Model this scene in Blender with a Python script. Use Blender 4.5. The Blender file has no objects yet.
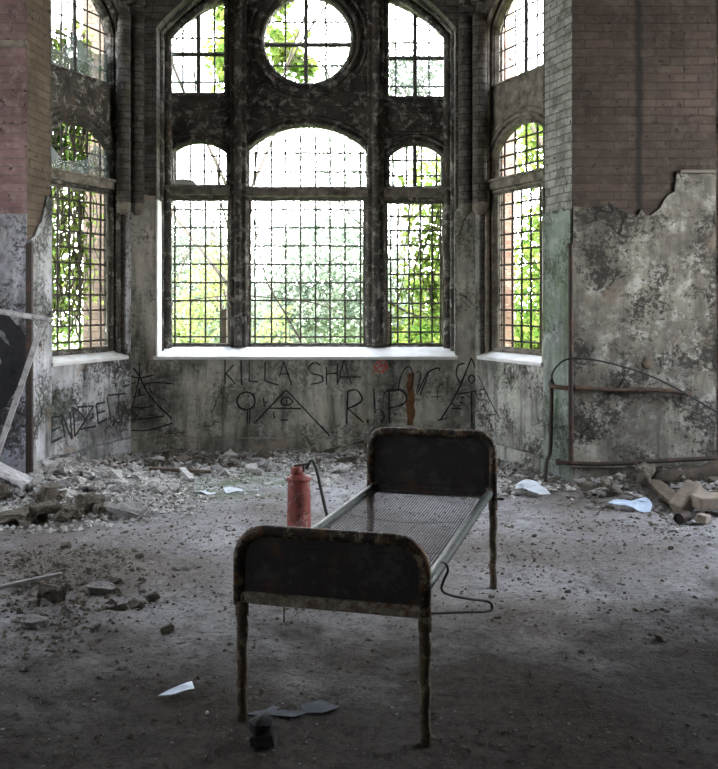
import bpy, bmesh, math, random, mathutils.geometry
from mathutils import Vector, Matrix, noise
from math import pi, sin, cos, radians as R

SC = bpy.context.scene
COL = SC.collection
rnd = random.Random(7)

# ------------------------------------------------------------------ camera
F = 900.0; CX = 359.0; HY = 300.0; EYE = 1.65
cam_d = bpy.data.cameras.new('camera'); cam = bpy.data.objects.new('camera', cam_d)
COL.objects.link(cam); SC.camera = cam
cam.location = (0, 0, EYE); cam.rotation_euler = (R(90), 0, 0)
cam_d.sensor_width = 36; cam_d.lens = F / 769 * 36
cam_d.shift_y = -(384.5 - HY) / 769
cam_d.clip_end = 300; cam_d.clip_start = .05

# ------------------------------------------------------------------ world, sun, exposure
SC.view_settings.view_transform = 'Standard'; SC.view_settings.look = 'None'
SC.view_settings.gamma = 1; SC.view_settings.use_curve_mapping = False
SC.view_settings.exposure = 0.3
W = bpy.data.worlds.new('sky'); SC.world = W; W.use_nodes = True
wn = W.node_tree.nodes; wl = W.node_tree.links
bg = wn['Background']; bg.inputs['Strength'].default_value = 22.0
tc = wn.new('ShaderNodeTexCoord'); sp = wn.new('ShaderNodeSeparateXYZ'); cr = wn.new('ShaderNodeValToRGB')
wl.new(tc.outputs['Generated'], sp.inputs[0]); wl.new(sp.outputs['Z'], cr.inputs[0]); wl.new(cr.outputs[0], bg.inputs[0])
cr.color_ramp.elements[0].position = 0.0; cr.color_ramp.elements[0].color = (.97, .97, .95, 1)
cr.color_ramp.elements[1].position = .8; cr.color_ramp.elements[1].color = (.74, .83, 1.0, 1)
W.cycles.sampling_method = 'MANUAL'; W.cycles.sample_map_resolution = 256
sun_d = bpy.data.lights.new('sun', 'SUN'); sun_d.energy = 9; sun_d.angle = R(3); sun_d.color = (1, .94, .82)
sun = bpy.data.objects.new('sun', sun_d); COL.objects.link(sun)
sun.rotation_euler = Vector((.25, .62, -.75)).to_track_quat('-Z', 'Y').to_euler()
SC.cycles.max_bounces = 8; SC.cycles.diffuse_bounces = 5; SC.cycles.sample_clamp_indirect = 6
SC.cycles.caustics_reflective = False; SC.cycles.caustics_refractive = False

def portal(name, loc, direction, sx, sy):
    d = bpy.data.lights.new(name, 'AREA'); d.shape = 'RECTANGLE'; d.size = sx; d.size_y = sy
    d.cycles.is_portal = True
    o = bpy.data.objects.new(name, d); COL.objects.link(o); o.location = loc
    o.rotation_euler = Vector(direction).to_track_quat('-Z', 'Z').to_euler()
    return o

# ------------------------------------------------------------------ pixel -> place on a known plane
def at(px, py, Y):
    return Vector(((px - CX) / F * Y, Y, EYE - (py - HY) / F * Y))
def onplane(px, py, P, n):
    d = Vector(((px - CX) / F, 1, -(py - HY) / F)); o = Vector((0, 0, EYE))
    t = (P - o).dot(n) / d.dot(n)
    return o + d * t

# ------------------------------------------------------------------ materials
class NT:
    def __init__(s, name, rough=.9, metallic=0, spec=.3):
        s.m = bpy.data.materials.new(name); s.m.use_nodes = True
        s.n = s.m.node_tree.nodes; s.l = s.m.node_tree.links
        s.b = s.n['Principled BSDF']
        s.b.inputs['Roughness'].default_value = rough; s.b.inputs['Metallic'].default_value = metallic
        s.b.inputs['Specular IOR Level'].default_value = spec
        s.tc = s.n.new('ShaderNodeTexCoord')
        s.co = s.tc.outputs['Object']
    def uv(s):
        s.co = s.tc.outputs['UV']; return s
    def mapped(s, scale, loc=(0, 0, 0), src=None):
        m = s.n.new('ShaderNodeMapping'); m.inputs['Scale'].default_value = scale; m.inputs['Location'].default_value = loc
        s.l.new(src or s.co, m.inputs[0]); return m.outputs[0]
    def noise(s, scale, detail=5, rough=.55, co=None, dist=0, col=False):
        x = s.n.new('ShaderNodeTexNoise'); x.inputs['Scale'].default_value = scale
        x.inputs['Detail'].default_value = detail; x.inputs['Roughness'].default_value = rough
        x.inputs['Distortion'].default_value = dist
        s.l.new(co or s.co, x.inputs['Vector']); return x.outputs['Color' if col else 'Fac']
    def voro(s, scale, feature='F1', co=None, out='Distance'):
        x = s.n.new('ShaderNodeTexVoronoi'); x.inputs['Scale'].default_value = scale; x.feature = feature
        s.l.new(co or s.co, x.inputs['Vector']); return x.outputs[out]
    def ramp(s, fac, stops, interp='LINEAR'):
        x = s.n.new('ShaderNodeValToRGB'); e = x.color_ramp.elements; x.color_ramp.interpolation = interp
        while len(e) < len(stops): e.new(.5)
        for i, (p, c) in enumerate(stops):
            e[i].position = p
            e[i].color = (c, c, c, 1) if isinstance(c, (int, float)) else (*c, 1)
        s.l.new(fac, x.inputs[0]); return x.outputs[0]
    def mix(s, fac, a, b, mode='MIX'):
        x = s.n.new('ShaderNodeMix'); x.data_type = 'RGBA'; x.blend_type = mode
        for i, v in ((0, fac), (6, a), (7, b)):
            if isinstance(v, (int, float)): x.inputs[i].default_value = v if i == 0 else (v, v, v, 1)
            elif isinstance(v, tuple): x.inputs[i].default_value = (*v, 1)
            else: s.l.new(v, x.inputs[i])
        return x.outputs[2]
    def math(s, op, a, b=0, c=0):
        x = s.n.new('ShaderNodeMath'); x.operation = op
        for i, v in enumerate((a, b, c)):
            if isinstance(v, (int, float)): x.inputs[i].default_value = v
            else: s.l.new(v, x.inputs[i])
        return x.outputs[0]
    def sep(s, co=None):
        x = s.n.new('ShaderNodeSeparateXYZ'); s.l.new(co or s.co, x.inputs[0]); return x.outputs
    def warp(s, amount, scale, co=None):
        co = co or s.co
        c = s.noise(scale, 3, .5, co, col=True)
        v = s.n.new('ShaderNodeVectorMath'); v.operation = 'MULTIPLY_ADD'
        s.l.new(c, v.inputs[0]); v.inputs[1].default_value = (amount,) * 3; s.l.new(co, v.inputs[2])
        return v.outputs[0]
    def bump(s, h, strength=.5, dist=.01):
        x = s.n.new('ShaderNodeBump'); x.inputs['Strength'].default_value = strength; x.inputs['Distance'].default_value = dist
        s.l.new(h, x.inputs['Height']); s.l.new(x.outputs[0], s.b.inputs['Normal'])
    def color(s, c):
        if isinstance(c, tuple): s.b.inputs['Base Color'].default_value = (*c, 1)
        else: s.l.new(c, s.b.inputs['Base Color'])
        return s.m

def m_plaster(name, light=(.46, .45, .40), mid=(.23, .22, .195), dark=(.038, .036, .032), bare=(.30, .22, .16), green=0.0, off=0.0, peel=.5):
    t = NT(name, .95, 0, .12).uv()
    co = t.mapped((1, 1, 1), (off, off * 1.7, 0))
    wc = t.warp(.25, 2.2, co)
    big = t.noise(1.3, 4, .6, wc)
    col = t.mix(t.ramp(big, [(.36, 0), (.62, 1)]), mid, light)
    med = t.noise(6.5, 8, .72, wc)
    col = t.mix(t.ramp(med, [(.50, 0), (.60, .75)]), col, tuple(.5 * a + .5 * b for a, b in zip(light, (.55, .55, .52))))
    # run-off streaks
    st = t.noise(3.2, 6, .65, t.mapped((2.4, .35, 1), (off * 3, 0, 0)))
    col = t.mix(t.ramp(st, [(.48, 0), (.70, .85)]), col, dark)
    # peeled flakes
    pk = t.noise(17, 9, .74, wc)
    zone = t.noise(2.1, 3, .5, t.mapped((1, 1, 1), (off + 7, 3, 0)))
    pk2 = t.math('ADD', pk, t.math('MULTIPLY', t.math('SUBTRACT', zone, .5), .55))
    soot = t.ramp(t.noise(2.6, 6, .68, t.mapped((1, .6, 1), (off + 13, 4, 0), wc)), [(.44, 0), (.66, .8)])
    col = t.mix(soot, col, tuple(1.6 * x for x in dark))
    sk = t.ramp(t.math('ADD', t.noise(23, 8, .75, co), t.math('MULTIPLY', t.math('SUBTRACT', zone, .5), .7)), [(.535, 0), (.565, .45 + .5 * peel)])
    col = t.mix(sk, col, dark)
    pm = t.ramp(pk2, [(.64 - .09 * peel, 0), (.68 - .09 * peel, .45 + .45 * peel)])
    col = t.mix(pm, col, dark)
    ob = t.ramp(t.noise(1.7, 5, .6, t.mapped((1, 1, 1), (off + 21, 5, 0))), [(.60, 0), (.66, .7)])
    col = t.mix(ob, col, bare)
    # cracks
    vc = t.voro(1.6, 'DISTANCE_TO_EDGE', t.warp(.35, 3.0, co))
    ck = t.ramp(vc, [(.004, 1), (.016, 0)])
    ck = t.math('MULTIPLY', ck, t.ramp(zone, [(.48, 0), (.6, .9)]))
    col = t.mix(ck, col, (.02, .02, .018))
    if green:
        g = t.ramp(t.noise(2.4, 5, .6, t.mapped((1, 1, 1), (off + 3, 9, 0))), [(.36, 0), (.6, green)])
        col = t.mix(g, col, (.12, .19, .09))
    h = t.math('SUBTRACT', t.math('MULTIPLY', med, .6), t.math('MULTIPLY', pm, .5))
    t.bump(t.math('SUBTRACT', h, ck), .7, .02)
    return t.color(col)

def m_brick(name, c1=(.13, .08, .06), c2=(.20, .13, .10), mortar=(.09, .08, .07), white=0.0, off=0.0, streak=None, tint=None):
    t = NT(name, .93).uv()
    co = t.warp(.022, 7, t.mapped((1, 1, 1), (off, 0, 0)))
    b = t.n.new('ShaderNodeTexBrick'); t.l.new(co, b.inputs['Vector'])
    b.inputs['Color1'].default_value = (*c1, 1); b.inputs['Color2'].default_value = (*c2, 1); b.inputs['Mortar'].default_value = (*mortar, 1)
    b.inputs['Scale'].default_value = 1; b.inputs['Mortar Size'].default_value = .007; b.inputs['Mortar Smooth'].default_value = .4
    b.inputs['Bias'].default_value = 0; b.inputs['Brick Width'].default_value = .25; b.inputs['Row Height'].default_value = .075
    big = t.noise(1.6, 5, .6)
    col = t.mix(t.ramp(big, [(.35, .8), (.65, 0)]), b.outputs[0], tuple(.5 * x for x in c1))
    if white:
        wmask = t.ramp(t.noise(5, 6, .7), [(.42, 0), (.58, white)])
        col = t.mix(t.math('MULTIPLY', wmask, t.math('SUBTRACT', 1, t.math('MULTIPLY', b.outputs[1], .8))), col, (.42, .42, .40))
    vv = t.noise(9, 6, .75)
    col = t.mix(t.ramp(vv, [(.5, 0), (.62, .55)]), col, tuple(1.7 * x for x in mortar))
    hol = t.ramp(t.noise(15, 4, .6), [(.62, 0), (.67, .9)])
    col = t.mix(hol, col, (.02, .016, .014))
    if tint: col = t.mix(tint[3], col, tint[:3])
    if streak is not None:
        x = t.sep(t.warp(.06, 5, t.tc.outputs['UV']))[0]
        d = t.math('ABSOLUTE', t.math('SUBTRACT', x, streak))
        col = t.mix(t.ramp(d, [(.012, .95), (.05, 0)]), col, (.015, .013, .012))
    f = t.noise(40, 5, .6)
    t.bump(t.math('ADD', t.math('MULTIPLY', b.outputs[1], -.9), t.math('ADD', t.math('MULTIPLY', f, .3), t.math('MULTIPLY', hol, -.8))), .9, .012)
    return t.color(col)

def m_stone_dark():
    t = NT('sooty_stone', .85)
    wc = t.warp(.2, 4)
    n1 = t.noise(3.5, 8, .7, wc); n2 = t.noise(11, 8, .72, wc)
    col = t.mix(t.ramp(n1, [(.38, 0), (.65, 1)]), (.032, .029, .025), (.105, .095, .08))
    col = t.mix(t.ramp(n2, [(.52, 0), (.60, .85)]), col, (.34, .32, .28))
    col = t.mix(t.ramp(t.noise(6, 4, .6, t.mapped((1, 1, 1), (5, 5, 5))), [(.58, 0), (.7, .6)]), col, (.14, .09, .055))
    t.bump(t.math('ADD', n2, t.noise(30, 4, .6)), .8, .02)
    return t.color(col)

def m_rust(name, base, rust=(.16, .065, .025), pale=None, amt=.5, scale=9, rough=.65, metallic=.25, off=0):
    t = NT(name, rough, metallic, .4)
    co = t.mapped((1, 1, 1), (off, off, off))
    n1 = t.noise(scale, 8, .7, t.warp(.1, 6, co)); n2 = t.noise(scale * 3.1, 6, .7, co)
    col = t.mix(t.ramp(n1, [(.62 - .22 * amt, 0), (.72 - .2 * amt, 1)]), base, rust)
    col = t.mix(t.ramp(n2, [(.5, 0), (.68, .8)]), col, tuple(.35 * c for c in rust))
    if pale: col = t.mix(t.ramp(t.noise(scale * 1.4, 7, .75, t.mapped((1, 1, 1), (3 + off, 1, 2))), [(.53, 0), (.57, .9)]), col, pale)
    t.bump(t.math('ADD', n1, n2), .5, .004)
    return t.color(col)

def m_simple(name, a, b, scale=8, rough=.85, bump=.4, dist=.006, spec=.3, metallic=0):
    t = NT(name, rough, metallic, spec)
    n = t.noise(scale, 7, .65)
    t.bump(n, bump, dist)
    return t.color(t.mix(t.ramp(n, [(.35, 0), (.65, 1)]), a, b))

def m_leaf(name, a, b, trans=.5):
    m = bpy.data.materials.new(name); m.use_nodes = True
    n = m.node_tree.nodes; l = m.node_tree.links; n.clear()
    out = n.new('ShaderNodeOutputMaterial'); mx = n.new('ShaderNodeMixShader'); d = n.new('ShaderNodeBsdfDiffuse'); tr = n.new('ShaderNodeBsdfTranslucent')
    tc = n.new('ShaderNodeTexCoord'); no = n.new('ShaderNodeTexNoise'); no.inputs['Scale'].default_value = 2.5; no.inputs['Detail'].default_value = 6
    cr = n.new('ShaderNodeValToRGB'); cr.color_ramp.elements[0].position = .38; cr.color_ramp.elements[1].position = .62
    cr.color_ramp.elements[0].color = (*a, 1); cr.color_ramp.elements[1].color = (*b, 1)
    l.new(tc.outputs['Object'], no.inputs[0]); l.new(no.outputs[0], cr.inputs[0])
    l.new(cr.outputs[0], d.inputs[0]); l.new(cr.outputs[0], tr.inputs[0]); mx.inputs[0].default_value = trans
    l.new(d.outputs[0], mx.inputs[1]); l.new(tr.outputs[0], mx.inputs[2]); l.new(mx.outputs[0], out.inputs[0])
    return m

def m_floor():
    t = NT('dirt_floor', .9, 0, .12)
    wc = t.warp(.3, 1.5)
    big = t.noise(.8, 4, .6, wc); med = t.noise(3.2, 8, .7, wc); fine = t.noise(28, 8, .75); grit = t.noise(90, 4, .7)
    col = t.mix(t.ramp(big, [(.40, 0), (.58, 1)]), (.19, .17, .155), (.43, .425, .44))
    col = t.mix(t.ramp(med, [(.46, 0), (.60, .6)]), col, (.10, .085, .073))
    col = t.mix(t.ramp(t.noise(5.5, 7, .7, t.mapped((1, .55, 1), (4, 2, 0), wc)), [(.54, 0), (.64, .55)]), col, (.33, .32, .315))
    col = t.mix(t.ramp(fine, [(.52, 0), (.63, .65)]), col, (.05, .045, .042))
    col = t.mix(t.ramp(t.noise(45, 5, .7, t.mapped((1, 1, 1), (9, 9, 0))), [(.62, 0), (.67, .85)]), col, (.42, .41, .40))
    # moss, on the damp patch under the windows
    p = t.sep()
    d = t.math('ADD', t.math('POWER', t.math('SUBTRACT', p[0], -1.15), 2), t.math('POWER', t.math('SUBTRACT', p[1], 8.2), 2))
    mm = t.math('MULTIPLY', t.ramp(d, [(.2, 1), (1.0, 0)]), t.ramp(med, [(.4, 0), (.55, .6)]))
    col = t.mix(mm, col, (.12, .17, .07))
    # shade of the near room painted into the floor as darker earth, ragged edge
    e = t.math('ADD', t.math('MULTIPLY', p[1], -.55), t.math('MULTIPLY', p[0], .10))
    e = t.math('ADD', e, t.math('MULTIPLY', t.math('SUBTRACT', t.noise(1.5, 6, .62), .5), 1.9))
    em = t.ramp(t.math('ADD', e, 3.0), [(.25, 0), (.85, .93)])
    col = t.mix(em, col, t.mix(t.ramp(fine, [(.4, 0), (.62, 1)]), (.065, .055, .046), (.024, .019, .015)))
    t.bump(t.math('ADD', t.math('ADD', t.math('MULTIPLY', fine, 1.0), t.math('MULTIPLY', med, .8)), t.math('MULTIPLY', grit, .35)), .9, .03)
    return t.color(col)

M = {}
M['plaster_front'] = m_plaster('plaster_dado', off=2.0, peel=.15, light=(.62, .59, .51), mid=(.25, .24, .21), green=.10, bare=(.36, .29, .22))
M['plaster_side'] = m_plaster('plaster_side', off=11.3, peel=.6, light=(.62, .61, .55), mid=(.28, .275, .245), green=.1)
M['plaster_left'] = m_plaster('plaster_left', off=6.3, peel=.6, light=(.62, .62, .66), mid=(.27, .265, .27), green=.12)
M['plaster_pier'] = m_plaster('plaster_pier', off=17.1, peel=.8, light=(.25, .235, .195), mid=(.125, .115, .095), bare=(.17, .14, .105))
M['plaster_pierl'] = m_plaster('plaster_pier_left', off=27.1, peel=.6, light=(.58, .58, .66), mid=(.22, .22, .26))
M['plaster_green'] = m_plaster('plaster_algae', off=31.0, peel=.5, light=(.34, .38, .37), mid=(.20, .22, .205), green=.4, bare=(.34, .30, .26))
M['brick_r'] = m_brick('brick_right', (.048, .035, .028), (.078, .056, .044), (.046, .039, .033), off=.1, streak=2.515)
M['brick_l'] = m_brick('brick_left', (.22, .135, .13), (.30, .20, .195), (.19, .15, .15), off=.2)
M['brick_y'] = m_brick('brick_left_return', (.12, .088, .062), (.175, .13, .092), (.085, .07, .055), off=.3)
M['brick_w'] = m_brick('brick_right_return', (.20, .19, .17), (.33, .33, .31), (.10, .10, .09), white=.8, off=.4)  # brick of the right return, with broad pale grey patches
M['brick_d'] = m_brick('brick_bay', (.070, .058, .046), (.115, .10, .08), (.045, .04, .034), white=.18, off=.5)
M['brick_o'] = m_brick('brick_outside', (.72, .42, .30), (.80, .55, .40), (.70, .62, .52), off=.5)
M['stone'] = m_stone_dark()
M['sill'] = m_simple('sill_plaster', (.62, .62, .60), (.80, .80, .78), 7, .7, .4, .01)
M['frame_pale'] = m_simple('weathered_frame', (.075, .063, .048), (.27, .245, .20), 9, .8, .6, .01)
M['iron'] = m_simple('grille_iron', (.035, .032, .03), (.09, .075, .06), 25, .7, .3, .002)
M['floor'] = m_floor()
M['ceil'] = m_plaster('ceiling_plaster', off=41, light=(.36, .35, .33), mid=(.22, .21, .2))
M['room'] = m_plaster('room_plaster', off=51, light=(.34, .33, .31), mid=(.2, .19, .18))
M['bed'] = m_rust('bed_black_enamel', (.032, .030, .031), (.085, .046, .028), (.058, .055, .055), .40, 8)
M['bed_leg'] = m_rust('bed_rusty_tube', (.085, .066, .046), (.13, .075, .042), (.24, .205, .15), .45, 17)
M['bed_tube'] = m_rust('bed_black_tube', (.026, .022, .019), (.17, .085, .04), (.24, .195, .13), .55, 13, off=8)
M['bed_bar'] = m_rust('bed_pale_bar', (.22, .20, .16), (.15, .065, .035), (.36, .33, .27), .6, 18, off=4)
M['bed_rail'] = m_rust('bed_green_grey_rail', (.075, .09, .083), (.05, .036, .026), None, .3, 14, rough=.5)
M['wire'] = m_simple('spring_wire', (.02, .019, .02), (.055, .052, .054), 30, .5, .2, .001, .5, .5)
M['black_wire'] = m_simple('black_wire', (.012, .012, .013), (.025, .025, .026), 20, .6)
M['red'] = m_rust('faded_red_paint', (.27, .065, .052), (.12, .05, .036), (.33, .19, .17), .42, 9, rough=.55, metallic=0, off=2.6)
M['chunk_pale'] = m_simple('pale_plaster_rubble', (.26, .25, .235), (.56, .55, .52), 14, .9, .6, .01)
M['chunk_dark'] = m_simple('earthy_rubble', (.085, .072, .058), (.19, .165, .135), 14, .95, .8, .015)
M['chunk_grey'] = m_simple('grey_rubble', (.15, .145, .14), (.31, .30, .29), 14, .93, .7, .012)
M['brick_loose'] = m_simple('loose_brick', (.22, .175, .14), (.34, .29, .24), 16, .9, .6, .01)
M['timber'] = m_simple('rotten_timber', (.07, .055, .042), (.17, .135, .10), 9, .9, .8, .02)
M['timber_dark'] = m_simple('black_rotten_timber', (.03, .024, .019), (.075, .06, .045), 9, .95, .9, .02)
M['bitumen'] = m_simple('dusty_bitumen_sheet', (.035, .04, .048), (.10, .11, .13), 9, .9, .6, .01)
M['timber_pale'] = m_simple('pale_timber', (.26, .23, .19), (.42, .39, .34), 12, .85, .5, .01)
M['paper'] = m_simple('bluish_plastic_sheet', (.36, .46, .60), (.56, .66, .80), 9, .45, .3, .01, .5)
M['paper_w'] = m_simple('crumpled_white_paper', (.42, .46, .50), (.60, .65, .69), 9, .7, .3, .01)
M['pipe'] = m_rust('rusty_pipe', (.05, .036, .028), (.11, .058, .034), None, .55, 8)
M['pipe_dark'] = m_rust('dark_pipe', (.035, .026, .022), (.085, .045, .03), None, .5, 8)
M['grey_paint'] = m_rust('chipped_grey_paint', (.40, .39, .39), (.13, .07, .045), (.52, .51, .51), .12, 7, metallic=0)
M['spray_black'] = m_simple('black_spray_paint', (.014, .014, .016), (.03, .03, .032), 20, .8, .1)
M['spray_thin'] = m_simple('grey_black_marker_paint', (.018, .018, .02), (.035, .035, .037), 20, .8, .1)
M['spray_red'] = m_simple('red_spray_paint', (.40, .07, .05), (.55, .12, .09), 20, .8, .1)
M['rust_stain'] = m_simple('rust_stain', (.10, .045, .02), (.20, .105, .045), 12, .9, .2)
M['leaf_bright'] = m_leaf('sunlit_leaf', (.055, .105, .018), (.20, .245, .06), .5)
M['leaf_mid'] = m_leaf('green_leaf', (.035, .075, .015), (.10, .15, .04), .5)
M['leaf_pale'] = m_leaf('pale_far_leaf', (.13, .17, .13), (.30, .34, .26), .4)  # overexposed look of the far trees put into a paler leaf colour
M['leaf_yellow'] = m_leaf('yellowing_leaf', (.13, .17, .06), (.30, .30, .13), .4)
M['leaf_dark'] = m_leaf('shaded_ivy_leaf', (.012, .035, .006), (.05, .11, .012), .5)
M['bark'] = m_simple('bark', (.055, .045, .035), (.12, .10, .08), 12, .9, .8, .02)
M['grass'] = m_simple('grass_ground', (.07, .12, .02), (.16, .22, .05), 3, .95)
g = NT('dusty_window_glass', .25, 0, .5)
g.b.inputs['Alpha'].default_value = .5
M['glass'] = g.color(g.mix(g.ramp(g.noise(4, 6, .6), [(.4, 0), (.6, 1)]), (.35, .42, .42), (.20, .26, .22)))

# ------------------------------------------------------------------ mesh helpers
def link(name, me, mat, parent=None):
    o = bpy.data.objects.new(name, me); COL.objects.link(o)
    if mat is not None: me.materials.append(M[mat] if isinstance(mat, str) else mat)
    if parent is not None: o.parent = parent
    return o
def empty(name, loc=(0, 0, 0)):
    o = bpy.data.objects.new(name, None); COL.objects.link(o); o.location = loc; o.empty_display_size = .1
    return o
def tag(o, label=None, cat=None, group=None, kind=None):
    if label: o['label'] = label
    if cat: o['category'] = cat
    if group: o['group'] = group
    if kind: o['kind'] = kind
    return o

class MB:
    """collects shapes, in the coordinates of its object"""
    def __init__(s, org=(0, 0, 0)):
        s.v = []; s.f = []; s.o = Vector(org)
    def add(s, vs, fs):
        k = len(s.v); s.v += [tuple(Vector(v) - s.o) for v in vs]; s.f += [tuple(i + k for i in f) for f in fs]
        return s
    def box(s, c, d, rot=None):
        c = Vector(c); h = Vector(d) / 2
        vs = [Vector((x, y, z)) for x in (-h.x, h.x) for y in (-h.y, h.y) for z in (-h.z, h.z)]
        if rot is not None: vs = [rot @ v for v in vs]
        return s.add([v + c for v in vs], [(0, 1, 3, 2), (4, 6, 7, 5), (0, 4, 5, 1), (2, 3, 7, 6), (0, 2, 6, 4), (1, 5, 7, 3)])
    def tube(s, pts, r, n=8, closed=False, caps=True, jit=0):
        P = [Vector(p) for p in pts]; N = len(P)
        rr = r if isinstance(r, (list, tuple)) else [r] * N
        def tang(i):
            a = P[(i - 1) % N] if (closed or i > 0) else P[i]; b = P[(i + 1) % N] if (closed or i < N - 1) else P[i]
            return (b - a).normalized()
        t0 = tang(0); up = Vector((0, 0, 1)) if abs(t0.z) < .9 else Vector((1, 0, 0))
        nrm = t0.cross(up).normalized(); vs = []; fs = []
        for i in range(N):
            t = tang(i); nrm = (nrm - t * nrm.dot(t)).normalized(); bi = t.cross(nrm)
            for k in range(n):
                a = 2 * pi * k / n; q = rr[i] * (1 + (rnd.uniform(-jit, jit) if jit else 0))
                vs.append(P[i] + nrm * (cos(a) * q) + bi * (sin(a) * q))
        for i in range(N if closed else N - 1):
            j = (i + 1) % N
            for k in range(n):
                fs.append((i * n + k, i * n + (k + 1) % n, j * n + (k + 1) % n, j * n + k))
        if caps and not closed:
            fs.append(tuple(range(n - 1, -1, -1))); fs.append(tuple((N - 1) * n + k for k in range(n)))
        return s.add(vs, fs)
    def lathe(s, c, prof, n=24, axis=None):
        vs = []; fs = []; c = Vector(c)
        q = axis or Matrix.Identity(3)
        for (r, z) in prof:
            for k in range(n):
                a = 2 * pi * k / n; vs.append(c + q @ Vector((r * cos(a), r * sin(a), z)))
        for i in range(len(prof) - 1):
            for k in range(n):
                fs.append((i * n + k, i * n + (k + 1) % n, (i + 1) * n + (k + 1) % n, (i + 1) * n + k))
        fs.append(tuple(range(n - 1, -1, -1))); fs.append(tuple((len(prof) - 1) * n + k for k in range(n)))
        return s.add(vs, fs)
    def build(s, name, mat, parent=None, smooth=False, loc=None):
        me = bpy.data.meshes.new(name); me.from_pydata(s.v, [], s.f); me.update()
        if smooth:
            me.polygons.foreach_set('use_smooth', [True] * len(me.polygons))
        o = link(name, me, mat, parent)
        if parent is None: o.location = s.o
        return o

def bevel(o, w=.01, seg=2):
    m = o.modifiers.new('bevel', 'BEVEL'); m.width = w; m.segments = seg; m.limit_method = 'ANGLE'; return o
def smoothen(o):
    for p in o.data.polygons: p.use_smooth = True
    return o

def spline(pts, k=6):
    """Catmull-Rom through the points"""
    P = [Vector(p) for p in pts]; out = []
    for i in range(len(P) - 1):
        p0 = P[max(i - 1, 0)]; p1 = P[i]; p2 = P[i + 1]; p3 = P[min(i + 2, len(P) - 1)]
        for j in range(k):
            t = j / k
            out.append(.5 * ((2 * p1) + (p2 - p0) * t + (2 * p0 - 5 * p1 + 4 * p2 - p3) * t * t + (3 * p1 - p0 - 3 * p2 + p3) * t ** 3))
    out.append(P[-1]); return out

class Plane:
    """a wall plane: origin O, unit direction U along the wall, outward normal N (away from the viewer's side)"""
    def __init__(s, O, U):
        s.O = Vector((O[0], O[1], 0)); s.U = Vector((U[0], U[1], 0)).normalized(); s.N = Vector((-s.U.y, s.U.x, 0))
    def p(s, u, z, d=0): return s.O + s.U * u + s.N * d + Vector((0, 0, z))
    def px(s, x, y, d=0):
        q = onplane(x, y, s.O + s.N * d, s.N) - s.O
        return (q.dot(s.U), q.z)

def panel(name, pl, outer, holes, d0, d1, mat, parent=None, bev=0, uoff=0):
    """a slab in the wall plane, from depth d0 to d1, with holes through it"""
    loops = [list(outer)] + [list(h) for h in holes]
    co = []; ed = []; lid = []
    for lp in loops:
        clean = []
        for q in lp:
            if not clean or (Vector(q) - Vector(clean[-1])).length > 1e-4: clean.append(q)
        if (Vector(clean[0]) - Vector(clean[-1])).length < 1e-4: clean.pop()
        k = len(co); n = len(clean); co += [Vector(q) for q in clean]; ed += [(k + i, k + (i + 1) % n) for i in range(n)]
    rv, re, rf, _, _, _ = mathutils.geometry.delaunay_2d_cdt(co, ed, [], 0, 1e-5)
    keep = []
    for f in rf:
        c = sum((rv[i] for i in f), Vector((0, 0))) / len(f)
        if inside(outer, c.x, c.y) and not any(inside(h, c.x, c.y) for h in holes): keep.append(tuple(f))
    cnt = {}
    for f in keep:
        for i in range(len(f)):
            e = (f[i], f[(i + 1) % len(f)]); cnt[e] = 1
    N = len(rv); vs = [(v.x, v.y, d0) for v in rv] + [(v.x, v.y, d1) for v in rv]
    fs = [f[::-1] for f in keep] + [tuple(i + N for i in f) for f in keep]
    for (i, j) in cnt:
        if (j, i) not in cnt: fs.append((i, j, j + N, i + N))
    bm = bmesh.new(); bv = [bm.verts.new(v) for v in vs]
    for f in fs:
        try: bm.faces.new([bv[i] for i in f])
        except ValueError: pass
    for v in [v for v in bm.verts if not v.link_faces]: bm.verts.remove(v)
    bmesh.ops.dissolve_limit(bm, angle_limit=.001, verts=bm.verts, edges=bm.edges) if not holes and len(outer) < 6 else None
    bmesh.ops.recalc_face_normals(bm, faces=bm.faces); bm.normal_update()
    uvl = bm.loops.layers.uv.new('UVMap')
    for f in bm.faces:
        side = abs(f.normal.z) < .5; horiz = side and abs(f.normal.y) > .7
        for l in f.loops:
            c = l.vert.co
            l[uvl].uv = (c.x + uoff, c.z) if horiz else ((c.z + uoff + c.x, c.y) if side else (c.x + uoff, c.y))
    for v in bm.verts: v.co = pl.p(v.co.x, v.co.y, v.co.z)
    bmesh.ops.recalc_face_normals(bm, faces=bm.faces)
    me = bpy.data.meshes.new(name); bm.to_mesh(me); bm.free()
    o = link(name, me, mat, parent)
    if bev: bevel(o, bev, 1)
    return o

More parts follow.
